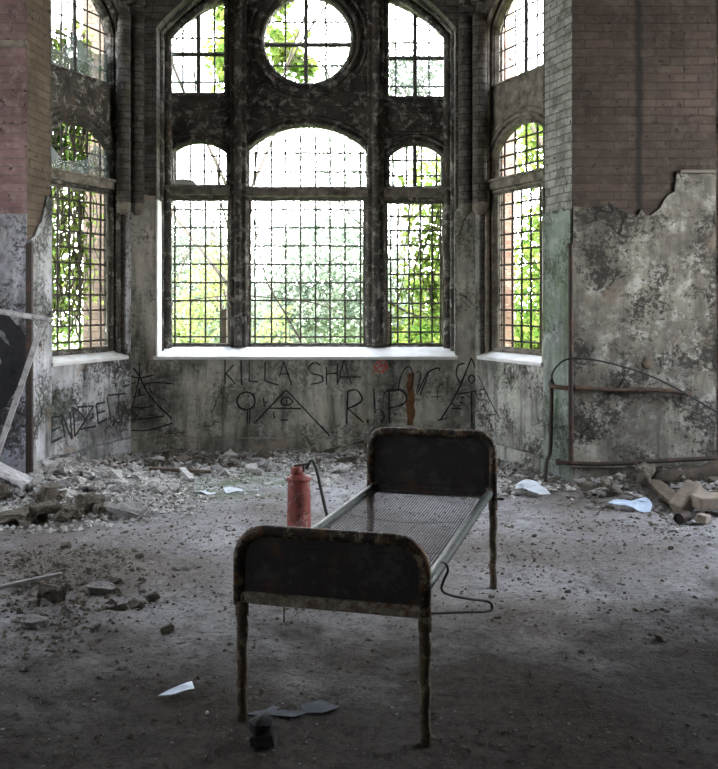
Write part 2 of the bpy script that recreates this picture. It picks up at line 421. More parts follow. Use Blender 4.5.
def seg_arch(x0, x1, z0, zs, zt, n=14):
    """rectangle with a segmental arch: bottom z0, springing zs, crown zt"""
    w = (x1 - x0) / 2; s = max(zt - zs, 1e-4); r = (w * w + s * s) / (2 * s); cx = (x0 + x1) / 2; cz = zt - r
    a0 = math.asin(min(1, w / r)); a0 = a0 if s <= w else pi - a0
    pts = [(x0, z0), (x1, z0)]
    for i in range(n + 1):
        a = a0 - 2 * a0 * i / n
        pts.append((cx + r * sin(a), cz + r * cos(a)))
    return pts
def rect(x0, x1, z0, z1): return [(x0, z0), (x1, z0), (x1, z1), (x0, z1)]
def offs(poly, d):
    """grow a (counter-clockwise) polygon outward by d"""
    out = []; n = len(poly)
    for i in range(n):
        a = Vector(poly[i - 1]); b = Vector(poly[i]); c = Vector(poly[(i + 1) % n])
        e1 = (b - a); e2 = (c - b)
        if e1.length < 1e-6: e1 = e2
        if e2.length < 1e-6: e2 = e1
        e1.normalize(); e2.normalize()
        n1 = Vector((e1.y, -e1.x)); n2 = Vector((e2.y, -e2.x)); m = (n1 + n2)
        if m.length < 1e-6: m = n1
        m.normalize(); k = d / max(.5, m.dot(n1)); out.append(tuple(b + m * k))
    return out
def moulding(mb, pl, poly, d, r, n=6, open_bottom=False):
    P = [pl.p(a, b, d) for a, b in poly]
    # subdivide the long straight runs so that the bar can be slightly uneven
    Q = []
    N = len(P)
    rng = range(1, N) if open_bottom else range(N)
    for i in rng:
        a, b = P[i], P[(i + 1) % N]; k = max(1, int((b - a).length / .12))
        for j in range(k): Q.append(a.lerp(b, j / k))
    if open_bottom: Q.append(P[0])
    mb.tube(Q, r, n, closed=not open_bottom, jit=.16)

def inside(poly, x, z):
    c = False; n = len(poly)
    for i in range(n):
        x0, z0 = poly[i]; x1, z1 = poly[i - 1]
        if (z0 > z) != (z1 > z) and x < (x1 - x0) * (z - z0) / (z1 - z0) + x0: c = not c
    return c
def clipspan(poly, v, vertical):
    xs = []
    n = len(poly)
    for i in range(n):
        a = poly[i]; b = poly[(i + 1) % n]
        p0, p1 = (a[0], b[0]) if vertical else (a[1], b[1]); q0, q1 = (a[1], b[1]) if vertical else (a[0], b[0])
        if (p0 > v) != (p1 > v): xs.append(q0 + (v - p0) / (p1 - p0) * (q1 - q0))
    return (min(xs), max(xs)) if len(xs) >= 2 else None
def grille(pl, poly, us, zs, d, parent, r=.0115, gap_top=0, thick=()):
    mb = MB()
    for u in us:
        s = clipspan(poly, u, True)
        if s: mb.tube([pl.p(u, s[0] - .01, d), pl.p(u + rnd.uniform(-.004, .004), (s[0] + s[1]) / 2, d + rnd.uniform(-.004, .004)), pl.p(u, s[1] - gap_top + (.01 if not gap_top else 0), d)], r * (2.3 if u in thick else 1), 6)
    for z in zs:
        s = clipspan(poly, z, False)
        if s: mb.tube([pl.p(s[0] - .01, z, d + r * 1.5), pl.p((s[0] + s[1]) / 2, z + rnd.uniform(-.005, .005), d + r * 1.5), pl.p(s[1] + .01, z, d + r * 1.5)], r * (2.3 if z in thick else 1), 6)
    return mb.build('grille', 'iron', parent)

# ------------------------------------------------------------------ floor (one height field)
def smooth(a, b, x):
    t = max(0, min(1, (x - a) / (b - a))); return t * t * (3 - 2 * t)
CXB = -.56
def wall_dist(x, y):
    # distance in front of the bay / pier walls, roughly
    if x < -2.95 or x > 1.89: return 8.0 - y
    d = 9.6 - y
    if x < 0: d = min(d, (x - (-2.95 + max(0, y - 8.0) * .29)) if y > 7.6 else 9)
    else: d = min(d, ((1.89 - max(0, y - 8.0) * .4) - x) if y > 7.6 else 9)
    return max(d, 0)
def height(x, y):
    h = .020 * noise.noise(Vector((x * 1.1, y * 1.1, 3))) + .018 * noise.noise(Vector((x * 3.1, y * 3.1, 8)))
    h += .011 * noise.noise(Vector((x * 9, y * 9, 1))) + .006 * noise.noise(Vector((x * 21, y * 21, 5)))
    if y > 4:
        wd = wall_dist(x, y)
        h += .07 * (1 - smooth(0, .75, wd)) * (.7 + .5 * noise.noise(Vector((x * 2, y * 2, 0))))
        # the heap by the left wall
        q = ((x + 3.0) / 1.35) ** 2 + ((y - 7.7) / .95) ** 2
        h += .13 * max(0, 1 - q) * (.8 + .6 * noise.noise(Vector((x * 3, y * 3, 12))))
        q = ((x - 3.0) / 1.3) ** 2 + ((y - 7.7) / .6) ** 2
        h += .10 * max(0, 1 - q) * (.8 + .5 * noise.noise(Vector((x * 3, y * 3, 22))))
    # broken earthy patches, left middle and right middle
    q = ((x + 1.9) / .9) ** 2 + ((y - 5.2) / 1.1) ** 2
    h += .03 * max(0, 1 - q) * (.5 + 1.6 * abs(noise.noise(Vector((x * 8, y * 8, 2)))))
    return h
X0, X1, Y0, Y1 = -5.0, 5.0, -3.0, 9.75
def axis(a, b, fine_a, fine_b, f, c):
    out = []; v = a
    while v < b:
        out.append(v); v += f if fine_a <= v < fine_b else c
    out.append(b); return out
xs = axis(X0, X1, -3.4, 3.5, .026, .2); ys = axis(Y0, Y1, 2.6, 9.75, .026, .2)
vs = [(x, y, height(x, y)) for y in ys for x in xs]; nx = len(xs)
fs = [(j * nx + i, j * nx + i + 1, (j + 1) * nx + i + 1, (j + 1) * nx + i) for j in range(len(ys) - 1) for i in range(nx - 1)]
me = bpy.data.meshes.new('floor'); me.from_pydata(vs, [], fs)
me.polygons.foreach_set('use_smooth', [True] * len(me.polygons))
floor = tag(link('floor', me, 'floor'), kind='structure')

# ------------------------------------------------------------------ walls of the bay
TOP = 5.6
LA = Vector((-2.44, 9.6)); LB = Vector((-2.90, 8.45)); LC = Vector((-2.95, 8.0))   # left corner, left return, left pier edge
RA = Vector((1.25, 9.6)); RB = Vector((1.745, 8.45)); RC = Vector((1.893, 8.0))
P_front = Plane(LA, (1, 0))                       # u = x - LA.x, N = +Y
P_left = Plane(LB, LA - LB)                       # from near to far; N points to the left/back
P_right = Plane(RA, RB - RA)                      # from far to near; N points right/back
P_retl = Plane(LC, LB - LC)
P_retr = Plane(RB, RC - RB)
P_pierl = Plane((-5.0, 8.0), (1, 0))
P_pierr = Plane(RC, (1, 0))
UW = RA.x - LA.x
def fx(px, Y=9.6): return (px - CX) / F * Y - LA.x           # pixel column of the photo on the front wall, as wall length
def fz(py, Y=9.6): return EYE - (py - HY) / F * Y

# ---- front wall with its big arched opening
YW = 10.0                                                   # the tracery's plane
def wx(px): return fx(px, YW)
def wz(py): return fz(py, YW)
ccx = fx(306); o_l, o_r = fx(156.5), fx(455.5)
opening = seg_arch(o_l, o_r, 1.045, fz(27), fz(-44), 24)
front = panel('wall_front', P_front, rect(-.25, UW + .25, -.05, TOP), [opening], 0, .55, 'brick_d')
tag(front, kind='structure')
# plaster skin below and beside the opening (ragged upper edge)
def ragged(u0, u1, z, amp, step=.05, seed=0):
    n = max(2, int(abs(u1 - u0) / step)); return [(u0 + (u1 - u0) * i / n, z + amp * noise.noise(Vector((i * .9, seed, 0))) + amp * .5 * noise.noise(Vector((i * 3.1, seed, 4)))) for i in range(n + 1)]
zt = fz(209)
sk = [(0, 0), (UW, 0)] + ragged(UW, o_r + .01, zt, .03, seed=1) + [(o_r + .01, 1.02), (o_l - .01, 1.02)] + ragged(o_l - .01, 0, fz(196), .05, seed=2)
panel('plaster', P_front, sk, [], -.018, .02, 'plaster_front', front)
# skirting ledge
bz = EYE - 137.0 / F * 9.6
def ledge(pl, u0, u1, z, parent, mat='plaster_front', d=.055):
    return panel('plinth', pl, rect(u0, u1, -.04, z), [], -d, .01, mat, parent, bev=.008)
ledge(P_front, .02, UW - .02, bz, front)

# sloped window ledge
mb = MB()
def sillbox(mb, pl, u0, u1, za, zb, da, db, t=.10):
    vs = [pl.p(u, z, d) for u in (u0, u1) for (z, d) in ((za - .035, da), (za, da), (zb, db), (zb - t, db))]
    mb.add(vs, [(0, 1, 2, 3), (7, 6, 5, 4), (0, 4, 5, 1), (1, 5, 6, 2), (2, 6, 7, 3), (3, 7, 4, 0)])
sillbox(mb, P_front, o_l - .03, o_r + .02, 1.05, 1.135, -.045, .38)
bevel(mb.build('window_sill', 'sill', front), .008)

# white-rimmed inner edge of the opening on the left
mb = MB(); mb.box(P_front.p(o_l + .008, (1.05 + fz(200)) / 2 + .0, .12), (.02, .30, fz(200) - 1.05)); mb.build('reveal_plaster', 'sill', front)

# ---- window tracery
win = tag(empty('window_1', (0, 0, 0)), kind='structure')
H_low = [rect(wx(168), wx(229), wz(345), wz(199)), rect(wx(249), wx(365), wz(345), wz(199)), rect(wx(386), wx(444), wz(345), wz(202))]
H_mid = [seg_arch(wx(173), wx(226), wz(184.5), wz(153), wz(143)), seg_arch(wx(249), wx(366), wz(189), wz(150), wz(126.5), 22), seg_arch(wx(390), wx(441), wz(186), wz(156), wz(145))]
def archtop(px0, px1, pyb, n=8):
    cx, cy, r = 307, 203.7, 219
    pts = [(wx(px0), wz(pyb)), (wx(px1), wz(pyb))]
    for i in range(n + 1):
        x = px1 + (px0 - px1) * i / n; pts.append((wx(x), wz(cy - math.sqrt(r * r - (x - cx) ** 2))))
    return pts
H_top = [archtop(170, 224, 92.5), archtop(389, 444, 96)]
circ = [(wx(307.5) + cos(2 * pi * i / 40) * 43.5 / F * YW, wz(40) + sin(2 * pi * i / 40) * 43.5 / F * YW) for i in range(40)]
t_out = seg_arch(o_l - .06, o_r + .06, 1.03, fz(25), fz(-50), 24)
holes = H_low + H_mid + H_top + [circ]
panel('tracery', P_front, t_out, holes, .385, .50, 'stone', win, bev=.012)
mb = MB()
for h in holes:
    moulding(mb, P_front, offs(h, .035), .375, .028)
for h in H_mid:
    moulding(mb, P_front, offs(h, .10), .375, .022, open_bottom=True)
for h in H_top + [circ]:
    moulding(mb, P_front, offs(h, .09), .372, .034)
moulding(mb, P_front, offs(circ, .18), .375, .02)
moulding(mb, P_front, offs(opening, -.05), .33, .05, open_bottom=True)
moulding(mb, P_front, offs(opening, -.005), .20, .035, open_bottom=True)
smoothen(mb.build('moulding', 'stone', win))
# mullions standing proud, and the panels between the storeys
for a, b in ((231, 247), (367.5, 384)):
    mb = MB(); x0, x1 = wx(a), wx(b)
    mb.box(P_front.p((x0 + x1) / 2, (1.14 + wz(-2)) / 2, .375), ((x1 - x0), .10, wz(-2) - 1.14))
    mb.tube([P_front.p((x0 + x1) / 2, z, .32) for z in [1.14 + i * .2 for i in range(20)]], .045, 8, jit=.12)
    bevel(mb.build('mullion', 'stone', win), .015)
for a, b, y0, y1 in ((170, 228, 112, 131), (390, 443, 114, 133), (255, 362, 93, 108)):
    mb = MB(); P = rect(wx(a), wx(b), wz(y1), wz(y0)); moulding(mb, P_front, P, .38, .016); mb.build('sunk_panel', 'stone', win)
mb = MB()
for a, b, y in ((160, 231, 192), (247, 368, 193.5), (384, 452, 194)):
    z = wz(y); mb.box(P_front.p((wx(a) + wx(b)) / 2, z, .355), (wx(b) - wx(a), .12, .085)); mb.box(P_front.p((wx(a) + wx(b)) / 2, z + .05, .335), (wx(b) - wx(a), .15, .022))
bevel(mb.build('transom', 'frame_pale', win), .01)
# inner timber frames of the lower lights
mb = MB()
for h in H_low: moulding(mb, P_front, offs(h, -.008), .43, .016, 5)
mb.build('light_frame', 'frame_pale', win)
GD = .46
VC = [254.5, 271, 285.5, 300.3, 315.3, 330, 345, 360.5]; HC = [209, 227.3, 245.7, 264, 282.3, 300.5, 318.8, 337]
grille(P_front, H_low[1], [wx(v) for v in VC], [wz(v) for v in HC], GD, win)
grille(P_front, H_low[0], [wx(v) for v in (174, 189.3, 204.6, 220)], [wz(v) for v in HC], GD, win)
grille(P_front, H_low[2], [wx(v) for v in (391, 398, 409.5, 421, 432.5, 441)], [wz(201 + 14.6 * i) for i in range(1, 10)], GD, win)
grille(P_front, H_mid[1], [wx(v) for v in VC], [wz(152), wz(171)], GD, win, gap_top=.06)
grille(P_front, H_mid[0], [wx(v) for v in (174.5, 189.3, 203.7, 218.5)], [wz(155), wz(170)], GD, win)
grille(P_front, H_mid[2], [wx(v) for v in (393, 407, 415, 422, 437)], [wz(159.5), wz(175)], GD, win, thick=(wx(415),))
grille(P_front, H_top[0], [wx(v) for v in (182, 197.5, 213.8)], [wz(v) for v in (36, 52.5, 80.5)], GD, win, thick=(wx(197.5), wz(52.5)))
grille(P_front, H_top[1], [wx(v) for v in (396, 415.3, 429.5)], [wz(v) for v in (41, 56.5, 85)], GD, win, thick=(wx(415.3), wz(56.5)))
grille(P_front, circ, [wx(v) for v in (285, 305.7, 325.7)], [wz(v) for v in (20, 43, 64)], GD, win, thick=(wx(305.7), wz(43)))
# left-over glass
def shard(pl, pts, d, parent, mat='glass'):
    return panel('glass_pane', pl, pts, [], d, d + .004, mat, parent)
shard(P_front, [(wx(171), wz(91)), (wx(197), wz(91)), (wx(195), wz(72)), (wx(190), wz(64)), (wx(186), wz(70)), (wx(180), wz(62)), (wx(176), wz(52)), (wx(171), wz(48))], .44, win)
shard(P_front, [(wx(390), wz(95)), (wx(443), wz(95)), (wx(443), wz(60)), (wx(438), wz(58)), (wx(416), wz(57)), (wx(390), wz(57))], .44, win)
shard(P_front, [(wx(174), wz(184)), (wx(196), wz(184)), (wx(193), wz(180)), (wx(182), wz(178)), (wx(174), wz(179))], .44, win, 'sill')

# ---- side walls
def side_wall(pl, name, L, mirror, nm, dado, frame_mat, plz):
    u = (lambda v: L - v) if mirror else (lambda v: v)          # v = distance from the far corner
    def ur(a, b): x, y = sorted((u(a), u(b))); return x, y
    a, b = ur(.11, 1.22)
    op = seg_arch(a, b, 1.06, 4.50, 4.88, 14)
    w = tag(panel(name, pl, rect(-.02, L + .02, -.05, TOP), [op], 0, .26, 'brick_d', None, uoff=3.3), kind='structure')
    sk = [(0, 0), (L, 0)] + ragged(L, b + .01, plz, .04, seed=5) + [(b + .01, 1.03), (a - .01, 1.03)] + ragged(a - .01, 0, plz + .02, .03, seed=6)
    panel('plaster', pl, sk, [], -.018, .02, dado, w, uoff=5)
    ledge(pl, .0, L, bz, w, dado)
    mb = MB(); sillbox(mb, pl, a - .03, b + .03, 1.06, 1.12, -.045, .13)
    bevel(mb.build('window_sill', 'sill', w), .008)
    n = tag(empty(nm), kind='structure')
    c, d = ur(.15, 1.20)
    low = rect(c + .03, d - .03, 1.15, 2.77); mid = seg_arch(c + .02, d - .02, 2.93, 3.20, 3.42); top = seg_arch(c + .01, d - .01, 3.93, 4.45, 4.80)
    fr = panel('tracery', pl, seg_arch(a - .04, b + .04, 1.04, 4.51, 4.92), [low, mid, top], .12, .20, frame_mat, n, bev=.012)
    mb = MB()
    for h in (low, mid, top): moulding(mb, pl, offs(h, .025), .115, .018)
    moulding(mb, pl, offs(mid, .09), .11, .024, open_bottom=True)
    moulding(mb, pl, offs(mid, .15), .115, .018, open_bottom=True)
    moulding(mb, pl, offs(op, -.015), .06, .028, open_bottom=True)
    smoothen(mb.build('moulding', frame_mat, n))
    mb = MB(); mb.add([], [])
    for (z, t) in ((2.85, .08), (2.90, .022)):
        vs = [pl.p(x, z + s * t / 2, dd) for x in (c, d) for s in (-1, 1) for dd in ((.07 if t > .05 else .04), .15)]
        mb.add(vs, [(0, 1, 3, 2), (4, 6, 7, 5), (0, 4, 5, 1), (2, 3, 7, 6), (0, 2, 6, 4), (1, 5, 7, 3)])
    mb.build('transom', 'frame_pale', n)
    mb = MB(); moulding(mb, pl, offs(low, -.006), .15, .012, 5); mb.build('light_frame', 'frame_pale', n)
    k = 5
    us = [c + .03 + (d - c - .06) * (i + .5) / k for i in range(k)]
    grille(pl, low, [c + .03 + (d - c - .06) * (i + .5) / 6 for i in range(6)], [1.15 + .158 * (i + .5) for i in range(10)], .18, n)
    grille(pl, mid, us[:], [3.02, 3.16, 3.30], .18, n)
    grille(pl, top, us[0:5:2] + [us[1], us[3]], [4.07, 4.27, 4.46, 4.62], .18, n, r=.009, thick=(us[2],))
    return w, n, (low, mid, top, a, b, c, d)
LL = (LA - LB).length; LR = (RB - RA).length
wl_, winl, hl = side_wall(P_left, 'wall_left_bay', LL, True, 'window_2', 'plaster_left', 'stone', 2.62)
wr_, winr, hr = side_wall(P_right, 'wall_right_bay', LR, False, 'window_3', 'plaster_side', 'frame_pale', 2.70)
# dusty panes still in the left window
low, mid, top, a, b, c, d = hl
shard(P_left, [(c + .01, 3.93), (d - .01, 3.93), (d - .01, 4.25), (d - .2, 4.2), (c + .5, 4.30), (c + .3, 4.08), (c + .01, 4.22)], .17, winl)
shard(P_left, [(c + .02, 2.93), (d - .03, 2.93), (d - .03, 3.22), (d - .22, 3.26), (d - .35, 3.08), (c + .35, 3.02), (c + .1, 3.2), (c + .02, 3.25)], .17, winl)

# returns between the piers and the bay
LRR = (RC - RB).length; LRL = (LB - LC).length
w = tag(panel('wall_right_return', P_retr, rect(-.01, LRR, -.05, TOP), [], 0, .4, 'brick_w'), kind='structure')
panel('plaster', P_retr, [(0, 0), (LRR, 0), (LRR, fz(206, 8.0))] + ragged(LRR, 0, fz(212, 8.2), .06, seed=9), [], -.018, .02, 'plaster_green', w)
panel('plinth', P_retr, rect(0.0, LRR + .05, -.04, .17), [], -.05, .01, 'plaster_green', w, bev=.008)
w = tag(panel('wall_left_return', P_retl, rect(0, LRL + .01, -.05, TOP), [], 0, .4, 'brick_y'), kind='structure')
panel('plaster', P_retl, [(0, 0), (LRL, 0), (LRL, fz(200, 8.4)), (LRL * .8, fz(196, 8.4)), (LRL * .55, fz(222, 8.2)), (LRL * .4, fz(226, 8.2)), (LRL * .25, fz(236, 8.1)), (0, fz(240, 8.0))], [], -.018, .02, 'plaster_left', w, uoff=9)
panel('plinth', P_retl, rect(0, LRL, -.04, bz), [], -.05, .01, 'plaster_left', w, bev=.008)

# piers (room's front wall either side of the bay)
def qx(px, py): u, z = P_pierr.px(px, py); return (u, z)
UR = (3.17 - RC.x)
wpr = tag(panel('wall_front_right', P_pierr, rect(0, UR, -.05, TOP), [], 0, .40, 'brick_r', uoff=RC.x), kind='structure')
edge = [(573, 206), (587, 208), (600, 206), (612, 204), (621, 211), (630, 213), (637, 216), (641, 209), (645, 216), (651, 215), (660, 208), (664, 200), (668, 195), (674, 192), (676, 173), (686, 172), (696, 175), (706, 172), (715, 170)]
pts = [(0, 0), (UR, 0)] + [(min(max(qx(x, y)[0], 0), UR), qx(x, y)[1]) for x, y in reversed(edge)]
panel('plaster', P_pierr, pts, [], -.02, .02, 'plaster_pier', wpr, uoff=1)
panel('plinth', P_pierr, rect(-.02, UR, -.04, .175), [], -.06, .01, 'plaster_pier', wpr, bev=.01, uoff=4)
wpl = tag(panel('wall_front_left', P_pierl, rect(0, 5 - 2.95, -.05, TOP), [], 0, .40, 'brick_l'), kind='structure')
panel('plaster', P_pierl, [(0, 0), (2.05, 0)] + ragged(2.05, 0, fz(214, 8.0), .035, seed=12), [], -.02, .02, 'plaster_pierl', wpl)
mb = MB(); mb.box((-3.1, 7.99, fz(44, 8)), (.30, .06, .05)); mb.build('stone_band', 'frame_pale', wpl)
# pale ledge stub at the right pier's plaster step
mb = MB()
mb.box((3.0, 7.975, fz(172, 8)), (.33, .06, .03)); bevel(mb.build('render_lip', 'plaster_pier', wpr), .01)

# corner shafts
def shaft(px, x, y, r, zb, ztop, label):
    t = tag(empty('corner_column', (x, y, zb)), label, 'column')
    mb = MB((x, y, zb)); mb.lathe((x, y, zb), [(r * .98, 0), (r, .02)] + [(r * (1 + rnd.uniform(-.02, .02)), .1 + .1 * i) for i in range(int((ztop - zb) / .1) - 1)], 20)
    s = mb.build('shaft', 'brick_d', t, smooth=True)
    me = s.data; uvl = me.uv_layers.new(name='UVMap')
    for p in me.polygons:
        for li in p.loop_indices:
            c = me.vertices[me.loops[li].vertex_index].co; uvl.data[li].uv = (math.atan2(c.y, c.x) * r * 1.0, c.z)
    mb = MB((x, y, zb)); mb.lathe((x, y, ztop - .05), [(r, 0), (r * 1.25, .03), (r * 1.05, .07), (r * 1.2, .16), (r * 1.7, .27), (r * 1.85, .30), (r * 1.85, .36)], 20)
    mb.build('capital', 'stone', t, smooth=True)
    mb = MB((x, y, zb)); mb.lathe((x, y, zb - .08), [(r * .5, -.03), (r * 1.0, .02), (r * 1.08, .08), (r * 1.0, .10)], 20); mb.build('base', 'frame_pale', t, smooth=True)
    return t
shaft(0, 1.135, 9.60, .075, 2.66, 4.83, 'slim brick shaft right of the big front window')
shaft(0, 1.275, 9.50, .078, 2.66, 4.83, 'slim brick shaft beside the right side window')
shaft(0, -2.36, 9.60, .07, 2.66, 4.83, 'slim brick shaft left of the big front window')
shaft(0, -2.475, 9.48, .07, 2.66, 4.83, 'slim brick shaft beside the left side window')
# rib arches over the bay
mb = MB()
def rib(p0, p1, rise, r=.09):
    p0 = Vector(p0); p1 = Vector(p1); pts = []
    for i in range(17):
        t = i / 16; q = p0.lerp(p1, t); q.z += rise * sin(pi * t) ** .8; pts.append(q)
    mb.tube(pts, r, 8)
rib((-2.42, 9.55, 5.12), (1.22, 9.55, 5.12), .5)
rib((1.25, 9.5, 5.12), (1.72, 8.5, 5.12), .3); rib((-2.44, 9.5, 5.12), (-2.86, 8.5, 5.12), .3)
tag(smoothen(mb.build('trim_1', 'stone')), kind='structure')

# exterior buttresses (seen through the side windows)
for nm, x0, x1 in (('wall_buttress_right', 1.40, 1.89), ('wall_buttress_left', -3.36, -2.75)):
    pl = Plane((x0, 10.95), (1, 0))
    tag(panel(nm, pl, rect(0, x1 - x0, -.6, 6.5), [], 0, .55, 'brick_o' if x0 > 0 else 'brick_y', None, uoff=2), kind='structure')

# ceiling and the rest of the room
mb = MB(); mb.box((0, 2.55, TOP + .1), (10.6, 11.7, .2)); mb.box((-.55, 9.26, TOP + .1), (5.1, 1.72, .2)); c = mb.build('ceiling', 'ceil'); tag(c, kind='structure')
P_r = Plane((5.0, 8.4), (0, -1)); P_l = Plane((-5.0, -3), (0, 1)); P_b = Plane((5, -3), (-1, 0))
w1 = rect(1.2, 3.0, 1.2, 3.9)
tag(panel('wall_right', P_r, rect(0, 11.5, -.05, TOP), [w1], 0, .4, 'room'), kind='structure')
tag(panel('wall_left', P_l, rect(0, 11.0, -.05, TOP), [rect(8.2, 9.3, 1.4, 3.6), rect(3.5, 4.2, 1.5, 3.2)], 0, .4, 'room'), kind='structure')  # both openings added out of view to let in fill light
tag(panel('wall_back', P_b, rect(0, 10, -.05, TOP), [], 0, .4, 'room'), kind='structure')
# header over the passage right of the right pier, and the dark passage behind
pl = Plane((3.17, 8.0), (1, 0))
tag(panel('wall_front_passage', pl, rect(1.2, 2.2, -.05, TOP), [], 0, .4, 'room'), kind='structure')
pl = Plane((3.17, 9.4), (1, 0)); tag(panel('wall_passage_end', pl, rect(-.38, 2.1, -.05, TOP), [], 0, .3, 'room'), kind='structure')
pl = Plane((3.0, 8.4), (0, 1)); mb = MB(); mb.box((2.93, 8.9, TOP / 2), (.28, 1.0, TOP + .1)); tag(mb.build('wall_passage_left', 'brick_o'), kind='structure')
mb = MB(); mb.box((5.15, 9.0, TOP / 2), (.3, 1.3, TOP + .1)); tag(mb.build('wall_passage_right', 'brick_o'), kind='structure')
mb = MB(); mb.box((4.05, 9.05, TOP + .1), (2.5, 1.3, .18)); tag(mb.build('ceiling_passage', 'room'), kind='structure')
mb = MB(); mb.box((4.05, 9.0, -.10), (2.3, 1.2, .10)); tag(mb.build('floor_passage', 'chunk_dark'), kind='structure')

portal('window_daylight_front', (-.59, 10.3, 3.0), (0, -1, 0), 3.3, 4.2)
portal('window_daylight_right', (5.45, 6.3, 2.55), (-1, 0, 0), 1.9, 2.8)
portal('fill_portal_left', (-5.45, 5.75, 2.5), (1, 0, 0), 1.2, 2.3)  # sky portal of the added fill opening, front one
portal('fill_portal_left_rear', (-5.45, .85, 2.35), (1, 0, 0), .8, 1.8)  # sky portal of the added fill opening, rear one
q = P_left.p(LL / 2, 3, .5); portal('window_daylight_bay_left', q, -P_left.N, 1.1, 4.0)
q = P_right.p(LR / 2, 3, .5); portal('window_daylight_bay_right', q, -P_right.N, 1.1, 4.0)

# ------------------------------------------------------------------ outdoors
mb = MB(); mb.box((0, 45, -.75), (120, 72, .2)); g_ = mb.build('ground_outside', 'grass'); tag(g_, kind='structure')

def leaves(clumps, n, size, name, mat, parent, org, flat=.6, seed=1):
    r = random.Random(seed); vs = []; fs = []
    tot = sum(c[4] if len(c) > 4 else 1 for c in clumps)
    for c in clumps:
        cx, cy, cz, rad = c[:4]; wgt = c[4] if len(c) > 4 else 1
        rx, ry, rz = rad if isinstance(rad, tuple) else (rad, rad, rad * .8)
        for _ in range(int(n * wgt / tot)):
            while True:
                a = Vector((r.uniform(-1, 1), r.uniform(-1, 1), r.uniform(-1, 1)))
                if a.length < 1: break
            a = a * (.55 + .45 * r.random())
            p = Vector((cx + a.x * rx, cy + a.y * ry, cz + a.z * rz)) - Vector(org)
            s = size * r.uniform(.6, 1.3)
            d = Vector((r.uniform(-1, 1), r.uniform(-1, 1), r.uniform(-1, .4))).normalized()
            e = d.cross(Vector((r.uniform(-1, 1), r.uniform(-1, 1), r.uniform(-1, 1)))).normalized()
            nn = d.cross(e) * s * .15
            k = len(vs)
            vs += [p, p + d * s * .45 + e * s * .33 + nn, p + d * s, p + d * s * .45 - e * s * .33 + nn]
            fs += [(k, k + 1, k + 2), (k, k + 2, k + 3)]
    me = bpy.data.meshes.new(name); me.from_pydata([tuple(v) for v in vs], [], fs); me.update()
    return link(name, me, mat, parent)

def branchy(mb, p, d, L, r, depth, rg):
    pts = [p]; q = p.copy(); dd = d.copy()
    for i in range(5):
        dd = (dd + Vector((rg.uniform(-.22, .22), rg.uniform(-.22, .22), rg.uniform(-.1, .16))) * (.35 if depth == 3 else 1)).normalized(); q = q + dd * L / 5; pts.append(q.copy())
    mb.tube(pts, [r * (1 - .11 * i) for i in range(6)], 6)
    if depth > 0:
        for i in range(3):
            j = rg.randint(2, 5); nd = (dd + Vector((rg.uniform(-.9, .9), rg.uniform(-.9, .9), rg.uniform(-.3, .6)))).normalized()
            branchy(mb, pts[j], nd, L * .65, r * .5, depth - 1, rg)
def tree(name, x, y, h, clumps, n, size, mat, label, cat='tree', seed=1, trunk=.12, group=None):
    t = tag(empty(name, (x, y, -.65)), label, cat, group)
    rg = random.Random(seed); mb = MB((x, y, -.65)); branchy(mb, Vector((x, y, -.65)), Vector((0, 0, 1)), h, trunk, 3, rg); mb.build('trunk', 'bark', t, smooth=True)
    leaves(clumps, n, size, 'foliage', mat, t, (x, y, -.65), seed=seed)
    return t
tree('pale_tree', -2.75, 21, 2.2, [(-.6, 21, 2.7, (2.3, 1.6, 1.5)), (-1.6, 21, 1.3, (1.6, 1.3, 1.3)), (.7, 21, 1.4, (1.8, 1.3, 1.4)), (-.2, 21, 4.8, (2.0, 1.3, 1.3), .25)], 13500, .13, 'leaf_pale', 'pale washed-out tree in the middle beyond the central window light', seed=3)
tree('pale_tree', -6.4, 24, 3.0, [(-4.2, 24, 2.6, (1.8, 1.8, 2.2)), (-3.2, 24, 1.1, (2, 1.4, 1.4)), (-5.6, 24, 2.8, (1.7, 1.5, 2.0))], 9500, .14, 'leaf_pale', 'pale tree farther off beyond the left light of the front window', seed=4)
tree('yellow_tree', -3.9, 17, 2.2, [(-3.1, 17, 1.3, (.7, .8, 1.1)), (-2.7, 17, 2.3, (.6, .7, .7), .4), (-1.6, 17, 1.1, (.5, .6, .7), .3)], 1100, .12, 'leaf_yellow', 'young yellowing tree beyond the left light of the front window', seed=5, trunk=.05)
tree('green_tree', 1.9, 15.5, 3.0, [(1.4, 15.5, 1.8, (.75, .8, 1.2)), (1.3, 15.5, 3.6, (.6, .7, .9), .4), (1.2, 15.2, .9, (.8, .8, .6))], 3300, .12, 'leaf_bright', 'bright green bushy tree beyond the right light of the front window', seed=6, trunk=.07)
tree('green_tree', 4.8, 19, 5.0, [(4.4, 19, 2.6, (1.6, 1.4, 2.0)), (4.1, 19, 5.2, (1.5, 1.2, 1.6), .6), (4.2, 19, .8, (1.6, 1.2, 1.0))], 7000, .17, 'leaf_bright', 'sunlit tree beyond the right side window', seed=7, trunk=.12)
tree('green_tree', -1.81, 13.5, 6.0, [(-1.75, 13.5, 6.05, (.55, .6, .9)), (-1.9, 13.5, 5.3, (.42, .5, .6), .8), (-2.6, 13.6, 7.2, (.9, .8, .7), .5)], 1900, .14, 'leaf_bright', 'leafy treetop showing in the upper left light of the front window', seed=8, trunk=.06)
tree('green_tree', -1.66, 12.2, 4.6, [(-1.02, 12.2, 5.05, (.30, .35, .42)), (-.75, 12.2, 4.8, (.2, .25, .22), .4), (-1.05, 12.2, 5.7, (.2, .25, .3), .3)], 520, .13, 'leaf_bright', 'leafy branch tips showing in the left half of the round window', seed=9, trunk=.03)
